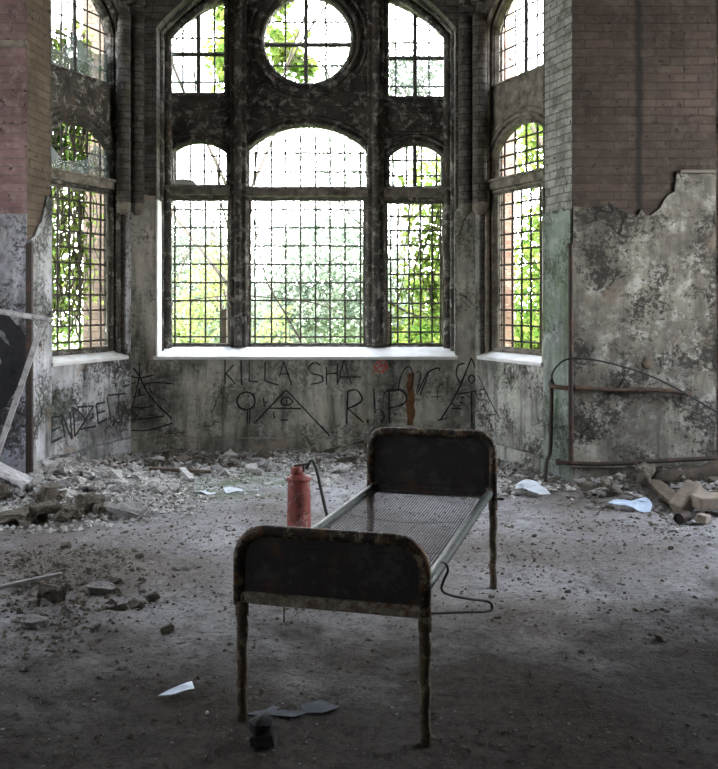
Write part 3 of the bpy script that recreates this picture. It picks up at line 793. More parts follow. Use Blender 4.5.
tree('tall_tree', .5, 26, 6.0, [(.6, 26, 8.0, (2.4, 2, 1.6)), (-1.8, 26, 7.4, (2, 2, 1.6), .5)], 2600, .16, 'leaf_pale', 'tall pale tree far behind, seen through the round window', seed=10, trunk=.14)
tree('dense_tree', -6.2, 15.5, 5.0, [(-6.0, 15.5, 2.2, (1.6, 1.6, 2.6)), (-5.6, 15.5, 4.8, (1.4, 1.4, 1.6), .5)], 7000, .15, 'leaf_mid', 'dense green tree beyond the left side window', seed=11)
tree('hedge_shrub', -1.5, 29, 2.0, [(-4.5, 29, 1.0, (3.4, 1.5, 1.6)), (0, 29, 1.0, (3.4, 1.5, 1.7)), (4.5, 29, 1.2, (3.4, 1.5, 2.2))], 9000, .2, 'leaf_mid', 'long overgrown hedge far behind the trees', 'hedge', seed=12)

# climbing stems and ivy close to the windows
def stem(name, pts, r, label, mat='bark', cat='branch', k=6, taper=.5):
    P = spline(pts, k); n = len(P); mb = MB(P[0]); mb.tube(P, [r * (1 - taper * i / n) for i in range(n)], 6)
    return tag(mb.build(name, mat, None, smooth=True), label, cat)
YB = 10.75
def bpts(l, Y=YB): return [at(a, b, Y + .03 * i) for i, (a, b) in enumerate(l)]
stem('bare_branch', bpts([(302, 352), (300, 340), (285, 313), (267, 281), (257, 238), (249, 196)]), .016, 'leaning bare stem crossing the left of the central window light')
stem('bare_branch', bpts([(150, 303), (175, 302), (224, 296), (263, 297), (314, 303), (350, 319), (372, 335)]), .010, 'long arching twig crossing the left and central window lights')
stem('bare_branch', bpts([(380, 296), (392, 304), (410, 313), (425, 317), (452, 316)]), .022, 'dark bough crossing the lower part of the right window light')
stem('bare_branch', bpts([(318, 270), (340, 256), (366, 240)]), .007, 'thin twig rising to the right in the central window light')
stem('bare_branch', bpts([(338, 200), (350, 214), (372, 236)]), .011, 'twig slanting down in the upper right corner of the central window light')
stem('bare_branch', bpts([(164, 60), (172, 45), (190, 25), (215, 0), (228, -14)]), .012, 'bowed branch sweeping up across the upper left window light')
stem('bare_branch', bpts([(166, 92), (172, 70), (184, 50), (202, 22), (212, -5)]), .008, 'thinner branch beside the bowed one in the upper left window light')
stem('bare_branch', bpts([(332, 88), (326, 70), (314, 58), (300, 62), (286, 50), (268, 36)]), .010, 'twisted branch crossing the round window low down')
stem('bare_branch', bpts([(318, 62), (322, 40), (334, 20), (345, 5)]), .008, 'thin branch curving up the right of the round window')
stem('bare_branch', bpts([(324, 74), (334, 62), (352, 50)]), .007, 'short twig at the right edge of the round window')
for i in range(5):
    pass
def ivy(name, pl, u0, u1, z0, z1, d, nst, nl, size, mat, label, seed):
    rg = random.Random(seed); org = pl.p((u0 + u1) / 2, z1, d); t = tag(empty(name, org), label, 'ivy')
    mb = MB(org); cl = []
    for i in range(nst):
        u = rg.uniform(u0, u1); pts = []
        z = z1 + rg.uniform(-.1, .3); zb = z0 + rg.uniform(0, .5)
        while z > zb:
            pts.append(pl.p(u, z, d + rg.uniform(-.03, .05))); u += rg.uniform(-.045, .045); z -= .13
        if len(pts) > 2:
            mb.tube(pts, rg.uniform(.005, .013), 5)
            for q in pts: cl.append((q.x, q.y, q.z, (.10, .10, .10)))
    mb.build('stem', 'bark', t)
    leaves(cl, nl, size, 'foliage', mat, t, org, seed=seed)
    return t
ivy('hanging_ivy', P_left, .16, 1.2, 1.1, 4.3, .50, 46, 2600, .075, 'leaf_bright', 'thick curtain of ivy hanging outside the left side window', 21)
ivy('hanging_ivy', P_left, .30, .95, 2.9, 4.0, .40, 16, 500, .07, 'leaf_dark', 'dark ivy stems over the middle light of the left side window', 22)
ivy('climbing_ivy', P_front, wx(388), wx(446), 1.1, 2.75, .75, 7, 620, .085, 'leaf_bright', 'bright green climber outside the right light of the front window', 23)
ivy('climbing_ivy', P_right, .3, 1.1, 1.2, 4.4, .8, 7, 500, .08, 'leaf_bright', 'sparse climber outside the right side window', 24)
# short posts in front of the grille's foot
for (a, b, y0, lab) in ((220.5, 227, 309, 'short dark post standing behind the left window light'), (386.5, 391.5, 311, 'short dark post standing behind the right window light')):
    Y = 10.45; q0 = at(a, y0, Y); q1 = at(b, 350, Y)
    mb = MB(((q0.x + q1.x) / 2, Y, q1.z)); mb.box(((q0.x + q1.x) / 2, Y, (q0.z + q1.z) / 2 - .4), (q1.x - q0.x, .06, q0.z - q1.z + .8))
    bevel(tag(mb.build('wooden_post', 'timber'), lab, 'post'), .005)

# ------------------------------------------------------------------ graffiti: paint strokes lying on the walls
def G(reg, s, pts): return [(reg[0] + a / s, reg[1] + b / s) for a, b in pts]
def ribbon(mb, pts, w, N, org=None):
    P = [Vector(p) for p in pts]; vs = []; n = len(P)
    for i in range(n):
        t = (P[min(i + 1, n - 1)] - P[max(i - 1, 0)]).normalized(); s = t.cross(N).normalized()
        ww = w * (.8 + .4 * noise.noise(P[i] * 14)) / 2
        vs += [P[i] + s * ww, P[i] - s * ww, P[i] + s * ww - N * .0015, P[i] - s * ww - N * .0015]
    fs = []
    for i in range(n - 1):
        k = i * 4; fs += [(k + 2, k + 3, k + 7, k + 6), (k, k + 4, k + 5, k + 1), (k, k + 2, k + 6, k + 4), (k + 1, k + 5, k + 7, k + 3)]
    fs += [(0, 1, 3, 2), ((n - 1) * 4, (n - 1) * 4 + 2, (n - 1) * 4 + 3, (n - 1) * 4 + 1)]
    mb.add(vs, fs)
def graffiti(name, strokes, w, mat, label, planes=None, d=-.0195, curve=True):
    """strokes in photo pixels, laid on the wall plane each point falls on"""
    planes = planes or [P_front]
    mb = None
    for st in strokes:
        ww = w * 1.4
        if isinstance(st, tuple): st, ww = st
        pts = []
        S = spline([Vector((a, b, 0)) for a, b in st], 5) if curve and len(st) > 2 else [Vector((a, b, 0)) for a, b in st]
        if len(S) == 2: S = [S[0].lerp(S[1], i / 6) for i in range(7)]
        run = []; cur = None
        def flush():
            nonlocal run
            if len(run) > 1: ribbon(mb, run, ww, cur.N)
            run = []
        for p in S:
            pl = pick(p.x, planes)
            u, z = pl.px(p.x, p.y, d)
            q = pl.p(u, z, d)
            if mb is None: mb = MB(q)
            if pl is not cur:
                flush(); cur = pl
            run.append(q)
        flush()
    return tag(mb.build(name, mat), label, 'graffiti')
def pick(px, planes):
    if len(planes) == 1: return planes[0]
    if px < 130.6: return P_left
    if px > 476: return P_right
    return P_front
A = (210, 340); sA = 5.983
graffiti('graffiti_text', [G(A, sA, s) for s in (
    [(90, 115), (90, 265)], [(140, 150), (95, 200)], [(95, 200), (155, 265)], [(185, 120), (190, 270)], [(235, 130), (235, 245)], [(235, 245), (290, 250)],
    [(330, 130), (328, 245)], [(328, 245), (410, 270)], [(415, 220), (440, 130)], [(440, 130), (490, 270)], [(420, 205), (475, 200)],
    [(660, 150), (625, 135), (590, 165), (610, 200), (665, 215), (670, 250), (600, 265)])] +
    [[(326.4, 366.5), (326.4, 385)], [(337.3, 363), (337.3, 385)], [(326.4, 374), (337.3, 373)], [(344, 359.5), (338, 383)], [(344, 359.5), (351, 383.5)], [(339, 377), (361, 377)]],
    .013, 'spray_thin', 'black graffiti words KILLA SHA under the front window sill')
graffiti('graffiti_triangle', [G(A, sA, s) for s in (
    [(455, 298), (718, 575)], [(455, 298), (265, 500)], [(345, 408), (545, 410)],
    [(420, 372), (440, 348), (470, 345), (495, 368), (470, 388), (440, 388), (420, 372)], [(458, 355), (460, 382)], [(380, 430), (385, 470)], [(420, 480), (470, 478)])], .014, 'spray_black', 'black eye-in-triangle graffiti below the words under the front sill')
graffiti('graffiti_ring', [(G(A, sA, [(270, 365), (255, 325), (215, 312), (175, 330), (162, 370), (180, 405), (220, 415), (258, 400), (270, 365)]), .026), G(A, sA, [(225, 415), (222, 500)]), G(A, sA, [(240, 415), (236, 500)]),
    G(A, sA, [(320, 345), (325, 400)]), G(A, sA, [(320, 380), (345, 370)])], .013, 'spray_black', 'black painted ring with a short tail, left of the triangle under the front sill')
B = (340, 350); sB = 4.4875
graffiti('graffiti_text', [G(B, sB, s) for s in (
    [(35, 185), (30, 330)], [(35, 185), (75, 180), (100, 220), (75, 245), (35, 262)], [(35, 262), (105, 325)], [(152, 175), (157, 285)],
    [(220, 180), (222, 330)], [(210, 187), (270, 180), (298, 215), (280, 245), (215, 262)], [(122, 312), (126, 328)], [(183, 312), (187, 328)], [(245, 282), (249, 292)])], .016, 'spray_black', 'large black letters R.I.P behind the bed headboard')
graffiti('graffiti_scribble', [G(B, sB, s) for s in (
    [(262, 175), (272, 120), (290, 85), (312, 75), (326, 110), (318, 170)], [(340, 105), (355, 95), (362, 120), (345, 185), (350, 200)], [(350, 190), (385, 115), (398, 98), (380, 150), (358, 202)], [(398, 98), (425, 84), (445, 82), (446, 95)])], .013, 'spray_black', 'looping black scribble above the rust streak')
graffiti('graffiti_mark', [G(B, sB, s) for s in (
    [(150, 100), (165, 60), (185, 42), (208, 62), (212, 88)], [(160, 92), (185, 68), (205, 84), (180, 100), (162, 92)], [(178, 50), (196, 104)], [(148, 75), (170, 84)])], .012, 'spray_red', 'small red scrawl under the window sill')
graffiti('graffiti_cross', [G(B, sB, s) for s in ([(408, 210), (466, 210)], [(436, 190), (438, 222)])], .007, 'spray_thin', 'small thin cross left of the right-hand triangle')
graffiti('graffiti_triangle', [(G(B, sB, [(590, 35), (525, 190), (450, 315)]), .022), G(B, sB, [(438, 316), (482, 306)]), G(B, sB, [(590, 35), (650, 180), (718, 310)]), G(B, sB, [(530, 198), (650, 176)]),
    (G(B, sB, [(590, 190), (592, 350)]), .02), (G(B, sB, [(538, 212), (556, 214)]), .02), (G(B, sB, [(536, 236), (552, 238)]), .018), (G(B, sB, [(500, 262), (545, 264)]), .018),
    G(B, sB, [(575, 130), (590, 112), (604, 130), (590, 150), (575, 130)]), (G(B, sB, [(625, 195), (640, 200)]), .02), (G(B, sB, [(640, 250), (655, 262)]), .02), (G(B, sB, [(660, 292), (695, 290)]), .016),
    G(B, sB, [(560, 60), (530, 70), (522, 110), (540, 150)])], .013, 'spray_black', 'black dotted triangle wrapped over the right corner of the bay', planes=[P_front, P_right])
Cc = (30, 370); sC = 5.1286
graffiti('graffiti_triangle', [(G(Cc, sC, [(530, -10), (560, 30), (600, 110), (660, 185), (718, 240), (724, 250)]), .022), G(Cc, sC, [(562, 30), (530, 170), (500, 250), (468, 320)]), G(Cc, sC, [(528, 190), (580, 195), (635, 183)]), G(Cc, sC, [(500, 255), (590, 250), (690, 235)]),
    G(Cc, sC, [(480, 305), (600, 310), (730, 272)]), G(Cc, sC, [(498, 28), (560, 40), (635, 25)]), G(Cc, sC, [(475, 88), (545, 62)]), G(Cc, sC, [(590, 72), (650, 64), (740, 72)]), (G(Cc, sC, [(560, 95), (562, 130)]), .03), G(Cc, sC, [(525, 140), (590, 125)]), G(Cc, sC, [(560, -40), (562, 30)])],
    .013, 'spray_black', 'black rayed triangle with rungs wrapped over the left corner of the bay', planes=[P_front, P_left])
graffiti('graffiti_text', [G(Cc, sC, s) for s in (
    [(115, 240), (108, 385)], [(112, 242), (155, 238)], [(110, 315), (155, 290)], [(108, 372), (165, 345)], [(160, 225), (180, 350)], [(165, 230), (215, 355)], [(205, 215), (215, 355)],
    [(222, 195), (230, 340)], [(222, 195), (262, 225), (278, 260), (230, 340)], [(245, 190), (325, 185)], [(325, 185), (255, 305)], [(255, 305), (340, 288)], [(340, 172), (350, 275)], [(340, 175), (385, 165)], [(345, 222), (385, 210)], [(350, 275), (395, 250)],
    [(395, 140), (415, 255)], [(400, 130), (490, 120)], [(455, 125), (455, 240)])], .017, 'spray_thin', 'dark graffiti word ENDZEIT on the left wall of the bay', planes=[P_left], curve=True)
# black paint on the left pier, rust streak on the dado
mb = MB(P_pierl.p(1.8, 1.1, -.022))
ribbon(mb, spline([P_pierl.p(*P_pierl.px(x, y, -.022), -.022) for x, y in ((-6, 318), (8, 326), (20, 345), (21, 365), (12, 384), (0, 398), (-8, 404))], 5), .17, P_pierl.N)
ribbon(mb, spline([P_pierl.p(*P_pierl.px(x, y, -.022), -.022) for x, y in ((-4, 300), (6, 316), (14, 330), (26, 346))], 5), .02, P_pierl.N)
ribbon(mb, spline([P_pierl.p(*P_pierl.px(x, y, -.022), -.022) for x, y in ((-4, 345), (6, 352), (8, 370), (-2, 386))], 5), .16, P_pierl.N)
tag(mb.build('graffiti_arc', 'spray_black'), 'thick black painted arc on the left pier behind the grey frame', 'graffiti')
mb = MB(P_front.p(1, 1, -.02))
ribbon(mb, [P_front.p(*P_front.px(410.5 + .6 * sin(i), 373 + i * 2.9, -.0193), -.0193) for i in range(19)], .095, P_front.N)
tag(mb.build('rust_streak', 'rust_stain'), 'orange brown rust streak running down the wall behind the headboard', 'stain')

# ------------------------------------------------------------------ pipes and cable
def pipe(name, pts, r, mat, label, flanges=(), k=6, cat='pipe', sm=True):
    P = spline(pts, k) if k else [Vector(p) for p in pts]
    mb = MB(P[0]); mb.tube(P, r, 12, jit=.03)
    t = tag(mb.build(name, mat, None, smooth=True), label, cat)
    for (p, d, w) in flanges:
        p = Vector(p); d = Vector(d).normalized(); m2 = MB(P[0]); m2.tube([p - d * w, p + d * w], r * 1.45, 12); m2.build('coupling', mat, t)
    return t
zf = height(1.9, 7.9)
pipe('wall_pipe', [at(571, y, 7.93) for y in (243, 290, 340, 400, 440, 464)], .024, 'pipe_dark', 'thick rusty upright pipe at the corner of the right pier', [(at(571, 246, 7.93), (0, 0, 1), .02), (at(571, 440, 7.93), (0, 0, 1), .02)])
pipe('wall_pipe', [at(551.5, 379, 8.2), at(551.5, 400, 8.2), at(551, 430, 8.2), at(550, 452, 8.15), at(546.5, 463, 8.05), at(545.5, 482, 8.0)], .018, 'pipe_dark', 'thin upright pipe bending outward at its foot, beside the right pier', [(at(551.5, 384, 8.2), (0, 0, 1), .02)])
pipe('wall_pipe', [at(550, 384, 8.1), at(556, 387, 8.0), at(575, 388, 7.93), at(620, 390, 7.93), at(655, 390, 7.93), at(692, 394, 7.93)], .020, 'pipe', 'horizontal rusty pipe running across the right pier', [(at(577, 388, 7.93), (1, 0, 0), .02), (at(640, 390, 7.93), (1, 0, 0), .02)])
pipe('wall_pipe', [at(556, 462, 7.95), at(600, 464, 7.9), at(660, 461, 7.9), at(716, 458, 7.9)], .020, 'pipe_dark', 'low horizontal pipe along the foot of the right pier', [(at(558, 462, 7.95), (1, 0, 0), .02)])
pipe('loose_cable', [at(552, 380, 8.1), at(552.5, 373, 8.0), at(558, 365, 7.95), at(566, 359.5, 7.9), at(580, 358.5, 7.88), at(605, 362, 7.88), at(640, 372, 7.88), at(670, 385, 7.88), at(700, 402, 7.88), at(722, 415, 7.88)], .008, 'black_wire', 'black cable arching over the horizontal pipe on the right pier', cat='cable')
mb = MB(at(30, 475, 7.9)); q = at(29.5, 360, 7.93)
mb.box((q.x, q.y, (fz(243, 7.93) + .02) / 2), (.055, .05, fz(243, 7.93) - .02))
bevel(tag(mb.build('corner_post', 'pipe_dark'), 'narrow dark upright board at the corner of the left pier', 'post'), .006)
mb = MB(at(648, 363, 7.97)); mb.lathe(at(648, 363, 7.98), [(.05, 0), (.045, .012), (.02, .02)], 12, Matrix.Rotation(R(90), 3, 'X')); tag(mb.build('wall_socket', 'timber'), 'broken round socket on the plaster of the right pier', 'socket')

# ------------------------------------------------------------------ leaning grey frame at the left edge
fr = tag(empty('metal_stand', (-2.9, 7.35, .1)), 'chipped grey metal stand leaning at the left wall', 'stand')
O = (-2.9, 7.35, .1); Yf = 7.35
mb = MB(O); a = at(46, 319, Yf); b = at(-40, 305, Yf + .1); mb.tube([b, a], .024, 10); mb.tube([a, a + Vector((.035, 0, -.005))], .02, 10); mb.build('top_bar', 'grey_paint', fr, smooth=False)
mb = MB(O); q0 = at(43, 322, Yf - .01); q1 = at(-8, 470, Yf - .05); d = (q1 - q0); L = d.length; rot = d.to_track_quat('Z', 'Y').to_matrix(); mb.box((q0 + q1) / 2, (.02, .045, L), rot); mb.build('brace', 'grey_paint', fr)
bevel(fr.children[-1], .004)
# curved tray
vs = []; fs = []
pr = [(-.62, .40), (-.45, .33), (-.30, .25), (-.18, .19), (-.10, .155), (-.06, .13), (-.045, .105), (-.07, .08), (-.14, .05), (-.30, .01)]
tx = at(33, 480, Yf).x
for k, yy in enumerate((7.25, 7.55)):
    for (dx, dz) in pr: vs.append((tx + dx, yy, dz + .02))
    for (dx, dz) in pr: vs.append((tx + dx - .008, yy, dz + .008))
n = len(pr)
for i in range(n - 1):
    fs += [(i, i + 1, 2 * n + i + 1, 2 * n + i), (n + i, 3 * n + i, 3 * n + i + 1, n + i + 1), (i, n + i, n + i + 1, i + 1), (2 * n + i, 2 * n + i + 1, 3 * n + i + 1, 3 * n + i)]
fs += [(0, 2 * n, 3 * n, n), (n - 1, 2 * n - 1, 4 * n - 1, 3 * n - 1)]
mb = MB(O); mb.add(vs, fs); smoothen(mb.build('tray', 'grey_paint', fr))
mb = MB(O); mb.tube([at(-35, 306, Yf + .1), Vector((tx - .55, 7.3, .38))], .018, 8); mb.build('rear_post', 'grey_paint', fr)

# ------------------------------------------------------------------ the bed
BR = Vector((.2465, 3.36, 0)); BL = Vector((-.46, 3.54, 0)); HR = Vector((.776, 5.21, 0)); HL = Vector((.07, 5.39, 0))
bed = tag(empty('hospital_bed', (.16, 4.37, 0)), 'rusty black iron hospital bed with bare wire springs', 'bed'); BO = (.16, 4.37, 0)
def board(pL, pR, top, bar, name, rad):
    U = (pR - pL); Wd = U.length; U = U.normalized(); Nn = Vector((-U.y, U.x, 0))
    if Nn.y > 0 and name == 'footboard': pass
    p = Plane((pL.x, pL.y), (U.x, U.y))
    pts = []
    for i in range(11):
        a = pi - (pi / 2) * i / 10; pts.append((rad + rad * cos(a), top - rad + rad * sin(a)))
    for i in range(11):
        a = pi / 2 - (pi / 2) * i / 10; pts.append((Wd - rad + rad * cos(a), top - rad + rad * sin(a)))
    arch = [(0, bar - .03)] + pts + [(Wd, bar - .03)]
    inner = [(0.0, bar)] + pts + [(Wd, bar)]
    pan = panel(name, p, list(reversed(inner)), [], -.005, .005, 'bed', bed)
    for v in pan.data.vertices: v.co -= Vector(BO)
    mb = MB(BO); mb.tube([p.p(a, b) for a, b in arch], .0235, 12)
    f = mb.build('frame_tube', 'bed_tube', pan, smooth=True)
    # lower bar
    mb = MB(BO); vs = []
    c = p.p(Wd / 2, bar, 0); rot = Matrix.Rotation(math.atan2(U.y, U.x), 3, 'Z')
    mb.box(c, (Wd, .03, .048), rot); bevel(mb.build('lower_bar', 'bed_bar' if name == 'footboard' else 'bed', pan), .008)
    # embossed inner rim
    mb = MB(BO); ins = offs(inner if False else list(reversed(inner)), -.05)
    moulding(mb, p, ins, -.004, .004); mb.build('pressed_rim', 'bed', pan)
    return pan
board(BL + (BL - BR).normalized() * .012, BR, .748, .485, 'footboard', .115)
board(HL, HR, .87, .525, 'headboard', .10)
def leg(p, z1, mat):
    mb = MB(BO); h = height(p.x, p.y) - .005
    P = [Vector((p.x + .003 * sin(i * 1.7), p.y, h + (z1 - h) * i / 12)) for i in range(13)]
    r = [.0205 + (.003 if i in (8, 9) else 0) for i in range(13)]; r[0] = .023
    mb.tube(P, r, 12, jit=.05)
    o = mb.build('leg', mat, bed, smooth=True)
    m2 = MB(BO); m2.tube([Vector((p.x, p.y, z1 - .085)), Vector((p.x, p.y, z1 - .03))], .0265, 14); m2.build('socket', mat, o)
leg(BR, .50, 'bed_leg'); leg(BL, .50, 'bed_leg'); leg(HR, .52, 'bed_leg'); leg(HL, .52, 'bed_leg')
zr = .545
U = (HR - BR).normalized(); Wv = (BL - BR).normalized()
for a, b in ((BR, HR), (BL, HL)):
    s = 1 if a is BR else -1
    o2 = Wv * (.02 * s)
    p0 = a + U * .02 + o2 + Vector((0, 0, zr)); p1 = b - U * .02 + o2 + Vector((0, 0, zr - .012))
    mb = MB(BO); mb.tube([p0.lerp(p1, i / 8) for i in range(9)], .023, 12, jit=.02); sr = mb.build('side_rail', 'bed_rail', bed, smooth=True)
    for q in (p0, p1):
        m2 = MB(BO); m2.tube([q - Vector((0, 0, .035)), q + Vector((0, 0, .03))], .02, 8); m2.build('bracket', 'bed_leg', sr)
# springs: long wires from end bar to end bar with links
mb = MB(BO); n = 44; L = (HR - BR).length
def bp(s, t, dz=0):   # s across from the right rail, t along from the foot
    return BR + Wv * (.04 + s * (.73 - .08)) + U * t + Vector((0, 0, zr - .02 + dz - .03 * sin(pi * s) * sin(pi * min(1, max(0, t / L)))))
for i in range(n):
    s = i / (n - 1); pts = []
    for j in range(13):
        t = .07 + (L - .14) * j / 12; pts.append(bp(s + 0, t))
    mb.tube(pts, .0038, 4, caps=False)
for j in (4, 8):
    t = .07 + (L - .14) * j / 12
    for i in range(0, n - 1):
        s0 = i / (n - 1); s1 = (i + 1) / (n - 1)
        mb.tube([bp(s0, t), bp(s1, t)], .0016, 4, caps=False)
mb.build('spring_mesh', 'wire', bed)
for t in (.06, L - .06):
    mb = MB(BO); mb.tube([bp(-.03, t, .0), bp(1.03, t, .0)], .009, 8); mb.build('end_bar', 'bed', bed)
mb = MB(BO)
for s in (.0, 1.0): mb.tube([bp(s, .06), bp(s, L - .06)], .006, 6)
mb.build('edge_wire', 'wire', bed)
mb = MB(BO); q = BL.lerp(BR, .24); mb.tube([q + Vector((0, -.01, .46)), q + Vector((0, -.01, .40))], .003, 5); mb.build('wire_stub', 'black_wire', bed)
mb = MB(BO); mb.tube([HR + Vector((.0, 0, .50)), HR + Vector((.06, -.01, .50))], .008, 6); mb.build('hook', 'bed_leg', bed)
# black wire loop hanging over the right rail
rz = zr
Lp = [(at(421, 590, 3.6)), at(428, 578, 3.62), at(436, 566, 3.70), at(444, 563, 3.74), at(448, 570, 3.76), at(443, 582, 3.8), at(442, 590, 3.85), at(450, 595, 3.9), at(470, 599, 3.95), at(486, 601, 4.0), at(492, 605, 4.0), at(489, 611, 3.98), at(465, 612, 3.9), at(432, 613, 3.8), at(420, 611, 3.7)]
P = spline(Lp, 6); mb = MB(Lp[0]); mb.tube(P, .0055, 8); tag(mb.build('wire_loop', 'black_wire', None, smooth=True), 'black wire loop hooked over the right side rail of the bed', 'wire')

# ------------------------------------------------------------------ fire extinguisher
ex, ey = at(299, 547, 6.0).x, 6.0; ez = height(ex, ey) - .004
E = tag(empty('fire_extinguisher', (ex, ey, ez)), 'faded red fire extinguisher standing behind the bed', 'fire extinguisher'); EO = (ex, ey, ez)
mb = MB(EO); mb.lathe(EO, [(.070, 0), (.080, .008), (.082, .03), (.080, .22), (.077, .36), (.074, .44), (.074, .462), (.070, .475), (.058, .488), (.044, .497), (.036, .503)], 28); mb.build('cylinder', 'red', E, smooth=True)
mb = MB(EO); mb.lathe((ex, ey, ez), [(.079, .455), (.083, .462), (.083, .474), (.078, .48)], 28); mb.build('shoulder_band', 'red', E, smooth=True)
mb = MB(EO); mb.lathe((ex - .015, ey, ez + .50), [(.042, 0), (.044, .012), (.040, .035), (.034, .045), (.020, .05)], 18); mb.build('cap', 'red', E, smooth=True)
mb = MB(EO); mb.tube([(ex - .07, ey, ez + .455), (ex - .095, ey, ez + .468)], .013, 10); mb.build('side_valve', 'chunk_pale', E, smooth=True)
mb = MB(EO); mb.box((ex + .015, ey, ez + .56), (.10, .022, .014), Matrix.Rotation(R(-8), 3, 'Y')); mb.box((ex + .03, ey, ez + .535), (.014, .02, .05)); bevel(mb.build('handle', 'timber', E), .004)
P = spline([Vector((ex + .05, ey, ez + .53)), Vector((ex + .075, ey, ez + .585)), Vector((ex + .10, ey, ez + .575)), Vector((ex + .125, ey, ez + .50)), Vector((ex + .15, ey, ez + .38)), Vector((ex + .185, ey + .02, ez + .22)), Vector((ex + .22, ey + .03, ez + .07)), Vector((ex + .26, ey + .04, ez + .02))], 6)
mb = MB(EO); mb.tube(P, .011, 10); mb.build('hose', 'bed_rail', E, smooth=True)

# ------------------------------------------------------------------ rubble
def chunk_mesh(name, dims, npts, rg, flat=1.0):
    bm = bmesh.new()
    for _ in range(npts):
        v = Vector((rg.uniform(-1, 1), rg.uniform(-1, 1), rg.uniform(-1, 1))); v = v / max(abs(v.x), abs(v.y), abs(v.z)) * rg.uniform(.8, 1)
        bm.verts.new((v.x * dims[0] / 2, v.y * dims[1] / 2, v.z * dims[2] / 2))
    r = bmesh.ops.convex_hull(bm, input=bm.verts)
    bmesh.ops.delete(bm, geom=list({g for g in r['geom_interior'] + r['geom_unused'] if isinstance(g, bmesh.types.BMVert)}), context='VERTS')
    bmesh.ops.dissolve_limit(bm, angle_limit=R(14), verts=bm.verts, edges=bm.edges)
    bmesh.ops.triangulate(bm, faces=bm.faces[:])
    k = rg.uniform(0, 99)
    for _ in range(2):
        bmesh.ops.subdivide_edges(bm, edges=bm.edges[:], cuts=1, use_grid_fill=True)
        bm.normal_update()
    for v in bm.verts: v.co += v.normal * .085 * noise.noise(v.co * 3.4 + Vector((k, 0, 0))) + v.normal * .045 * noise.noise(v.co * 9 + Vector((k, 5, 0)))
    me = bpy.data.meshes.new(name); bm.to_mesh(me); bm.free(); return me
rg = random.Random(99)
MESH = {}
for mat, nm in (('chunk_pale', 'plaster_chunk'), ('chunk_dark', 'earth_clod'), ('chunk_grey', 'stone_chunk')):
    for i in range(7):
        dm = [(1, .75, .38), (1, .5, .3), (1, .9, .25), (1, .7, .6), (1, .35, .22), (1, .8, .45), (1, .6, .18)][i] if nm != 'earth_clod' else [(1, .8, .6), (1, .9, .5), (1, .7, .7), (1, .9, .8), (1, .6, .5), (1, .8, .4), (1, .7, .5)][i]
        me = chunk_mesh(nm, dm, 16, rg); me.materials.append(M[mat]); MESH[(nm, i)] = (me, dm)
def blocked(x, y, r):
    # inside walls, or under the bed's legs, or the extinguisher
    if wall_dist(x, y) < .04 + r * .5: return True
    if y > 9.5 - r * .5: return True
    if (Vector((x, y)) - Vector((ex, ey))).length < .15 + r: return True
    for (px_, py_) in ((632, 509), (531, 495)):
        Y_ = EYE * F / (py_ - HY)
        if abs(x - (px_ - CX) / F * Y_) < .24 + r and abs(y - Y_) < .20 + r: return True
    for p in (BR, BL, HR, HL):
        if (Vector((x, y)) - p.xy).length < .05 + r: return True
    return False
placed = []
def put(nm, x, y, s, label, group, cat='rubble', tilt=.3, i=None, lift=0):
    i = rg.randrange(7) if i is None else i
    me, dm = MESH[(nm, i)]
    o = bpy.data.objects.new(nm, me); COL.objects.link(o)
    h = height(x, y)
    for (a, b, c, hh) in placed:
        if (a - x) ** 2 + (b - y) ** 2 < ((c + s) * .27) ** 2: h = max(h, hh)
    o.location = (x, y, h + s * dm[2] * .22 + lift); o.scale = (s, s, s)
    o.rotation_euler = (rg.uniform(-tilt, tilt), rg.uniform(-tilt, tilt), rg.uniform(0, 6.28))
    placed.append((x, y, s, min(h + s * dm[2] * .42, height(x, y) + .12)))
    tag(o, label, cat, group)
    return o
def scatter(nm, n, area, smin, smax, label, group, power=2.0, tilt=.3, dens=None):
    k = 0; tries = 0
    while k < n and tries < n * 40:
        tries += 1
        x, y = area(); s = smin + (smax - smin) * rg.random() ** power
        if blocked(x, y, s * .5): continue
        if dens and rg.random() > dens(x, y): continue
        put(nm, x, y, s, label, group, tilt=tilt); k += 1
def ell(cx, cy, rx, ry):
    def f():
        while True:
            a, b = rg.uniform(-1, 1), rg.uniform(-1, 1)
            if a * a + b * b < 1: return cx + a * rx, cy + b * ry
    return f
def boxa(x0, x1, y0, y1): return lambda: (rg.uniform(x0, x1), rg.uniform(y0, y1))
scatter('earth_clod', 60, ell(-2.75, 6.95, .9, .32), .07, .26, 'brown earthy clod in the front edge of the left heap', 'earth clods of the left heap')
scatter('stone_chunk', 50, ell(-2.6, 7.55, .85, .5), .05, .20, 'grey broken stone in the heap by the left wall', 'stones of the left heap')
scatter('plaster_chunk', 105, ell(-2.45, 7.8, .95, .75), .05, .22, 'pale broken plaster piece in the heap by the left wall', 'plaster pieces of the left heap', tilt=.45)
scatter('plaster_chunk', 60, boxa(-2.1, -.1, 8.0, 9.3), .04, .24, 'pale plaster fragment strewn below the front window, left half', 'plaster fragments below the front window')
scatter('stone_chunk', 60, boxa(-2.2, 1.3, 8.7, 9.45), .05, .20, 'grey stone lying against the foot of the front wall', 'stones along the front wall')
scatter('earth_clod', 46, boxa(-2.3, 1.3, 8.9, 9.5), .05, .17, 'dark clod lying against the foot of the front wall', 'clods along the front wall')
scatter('plaster_chunk', 30, boxa(.2, 1.7, 7.4, 9.2), .04, .12, 'small pale fragment behind the bed headboard on the right', 'fragments right of the headboard')
scatter('stone_chunk', 70, boxa(1.6, 3.3, 7.1, 7.85), .04, .15, 'grey stone along the foot of the right pier', 'stones along the right pier')
scatter('earth_clod', 60, boxa(1.4, 3.3, 7.05, 7.85), .05, .18, 'dark clod along the foot of the right pier', 'clods along the right pier')
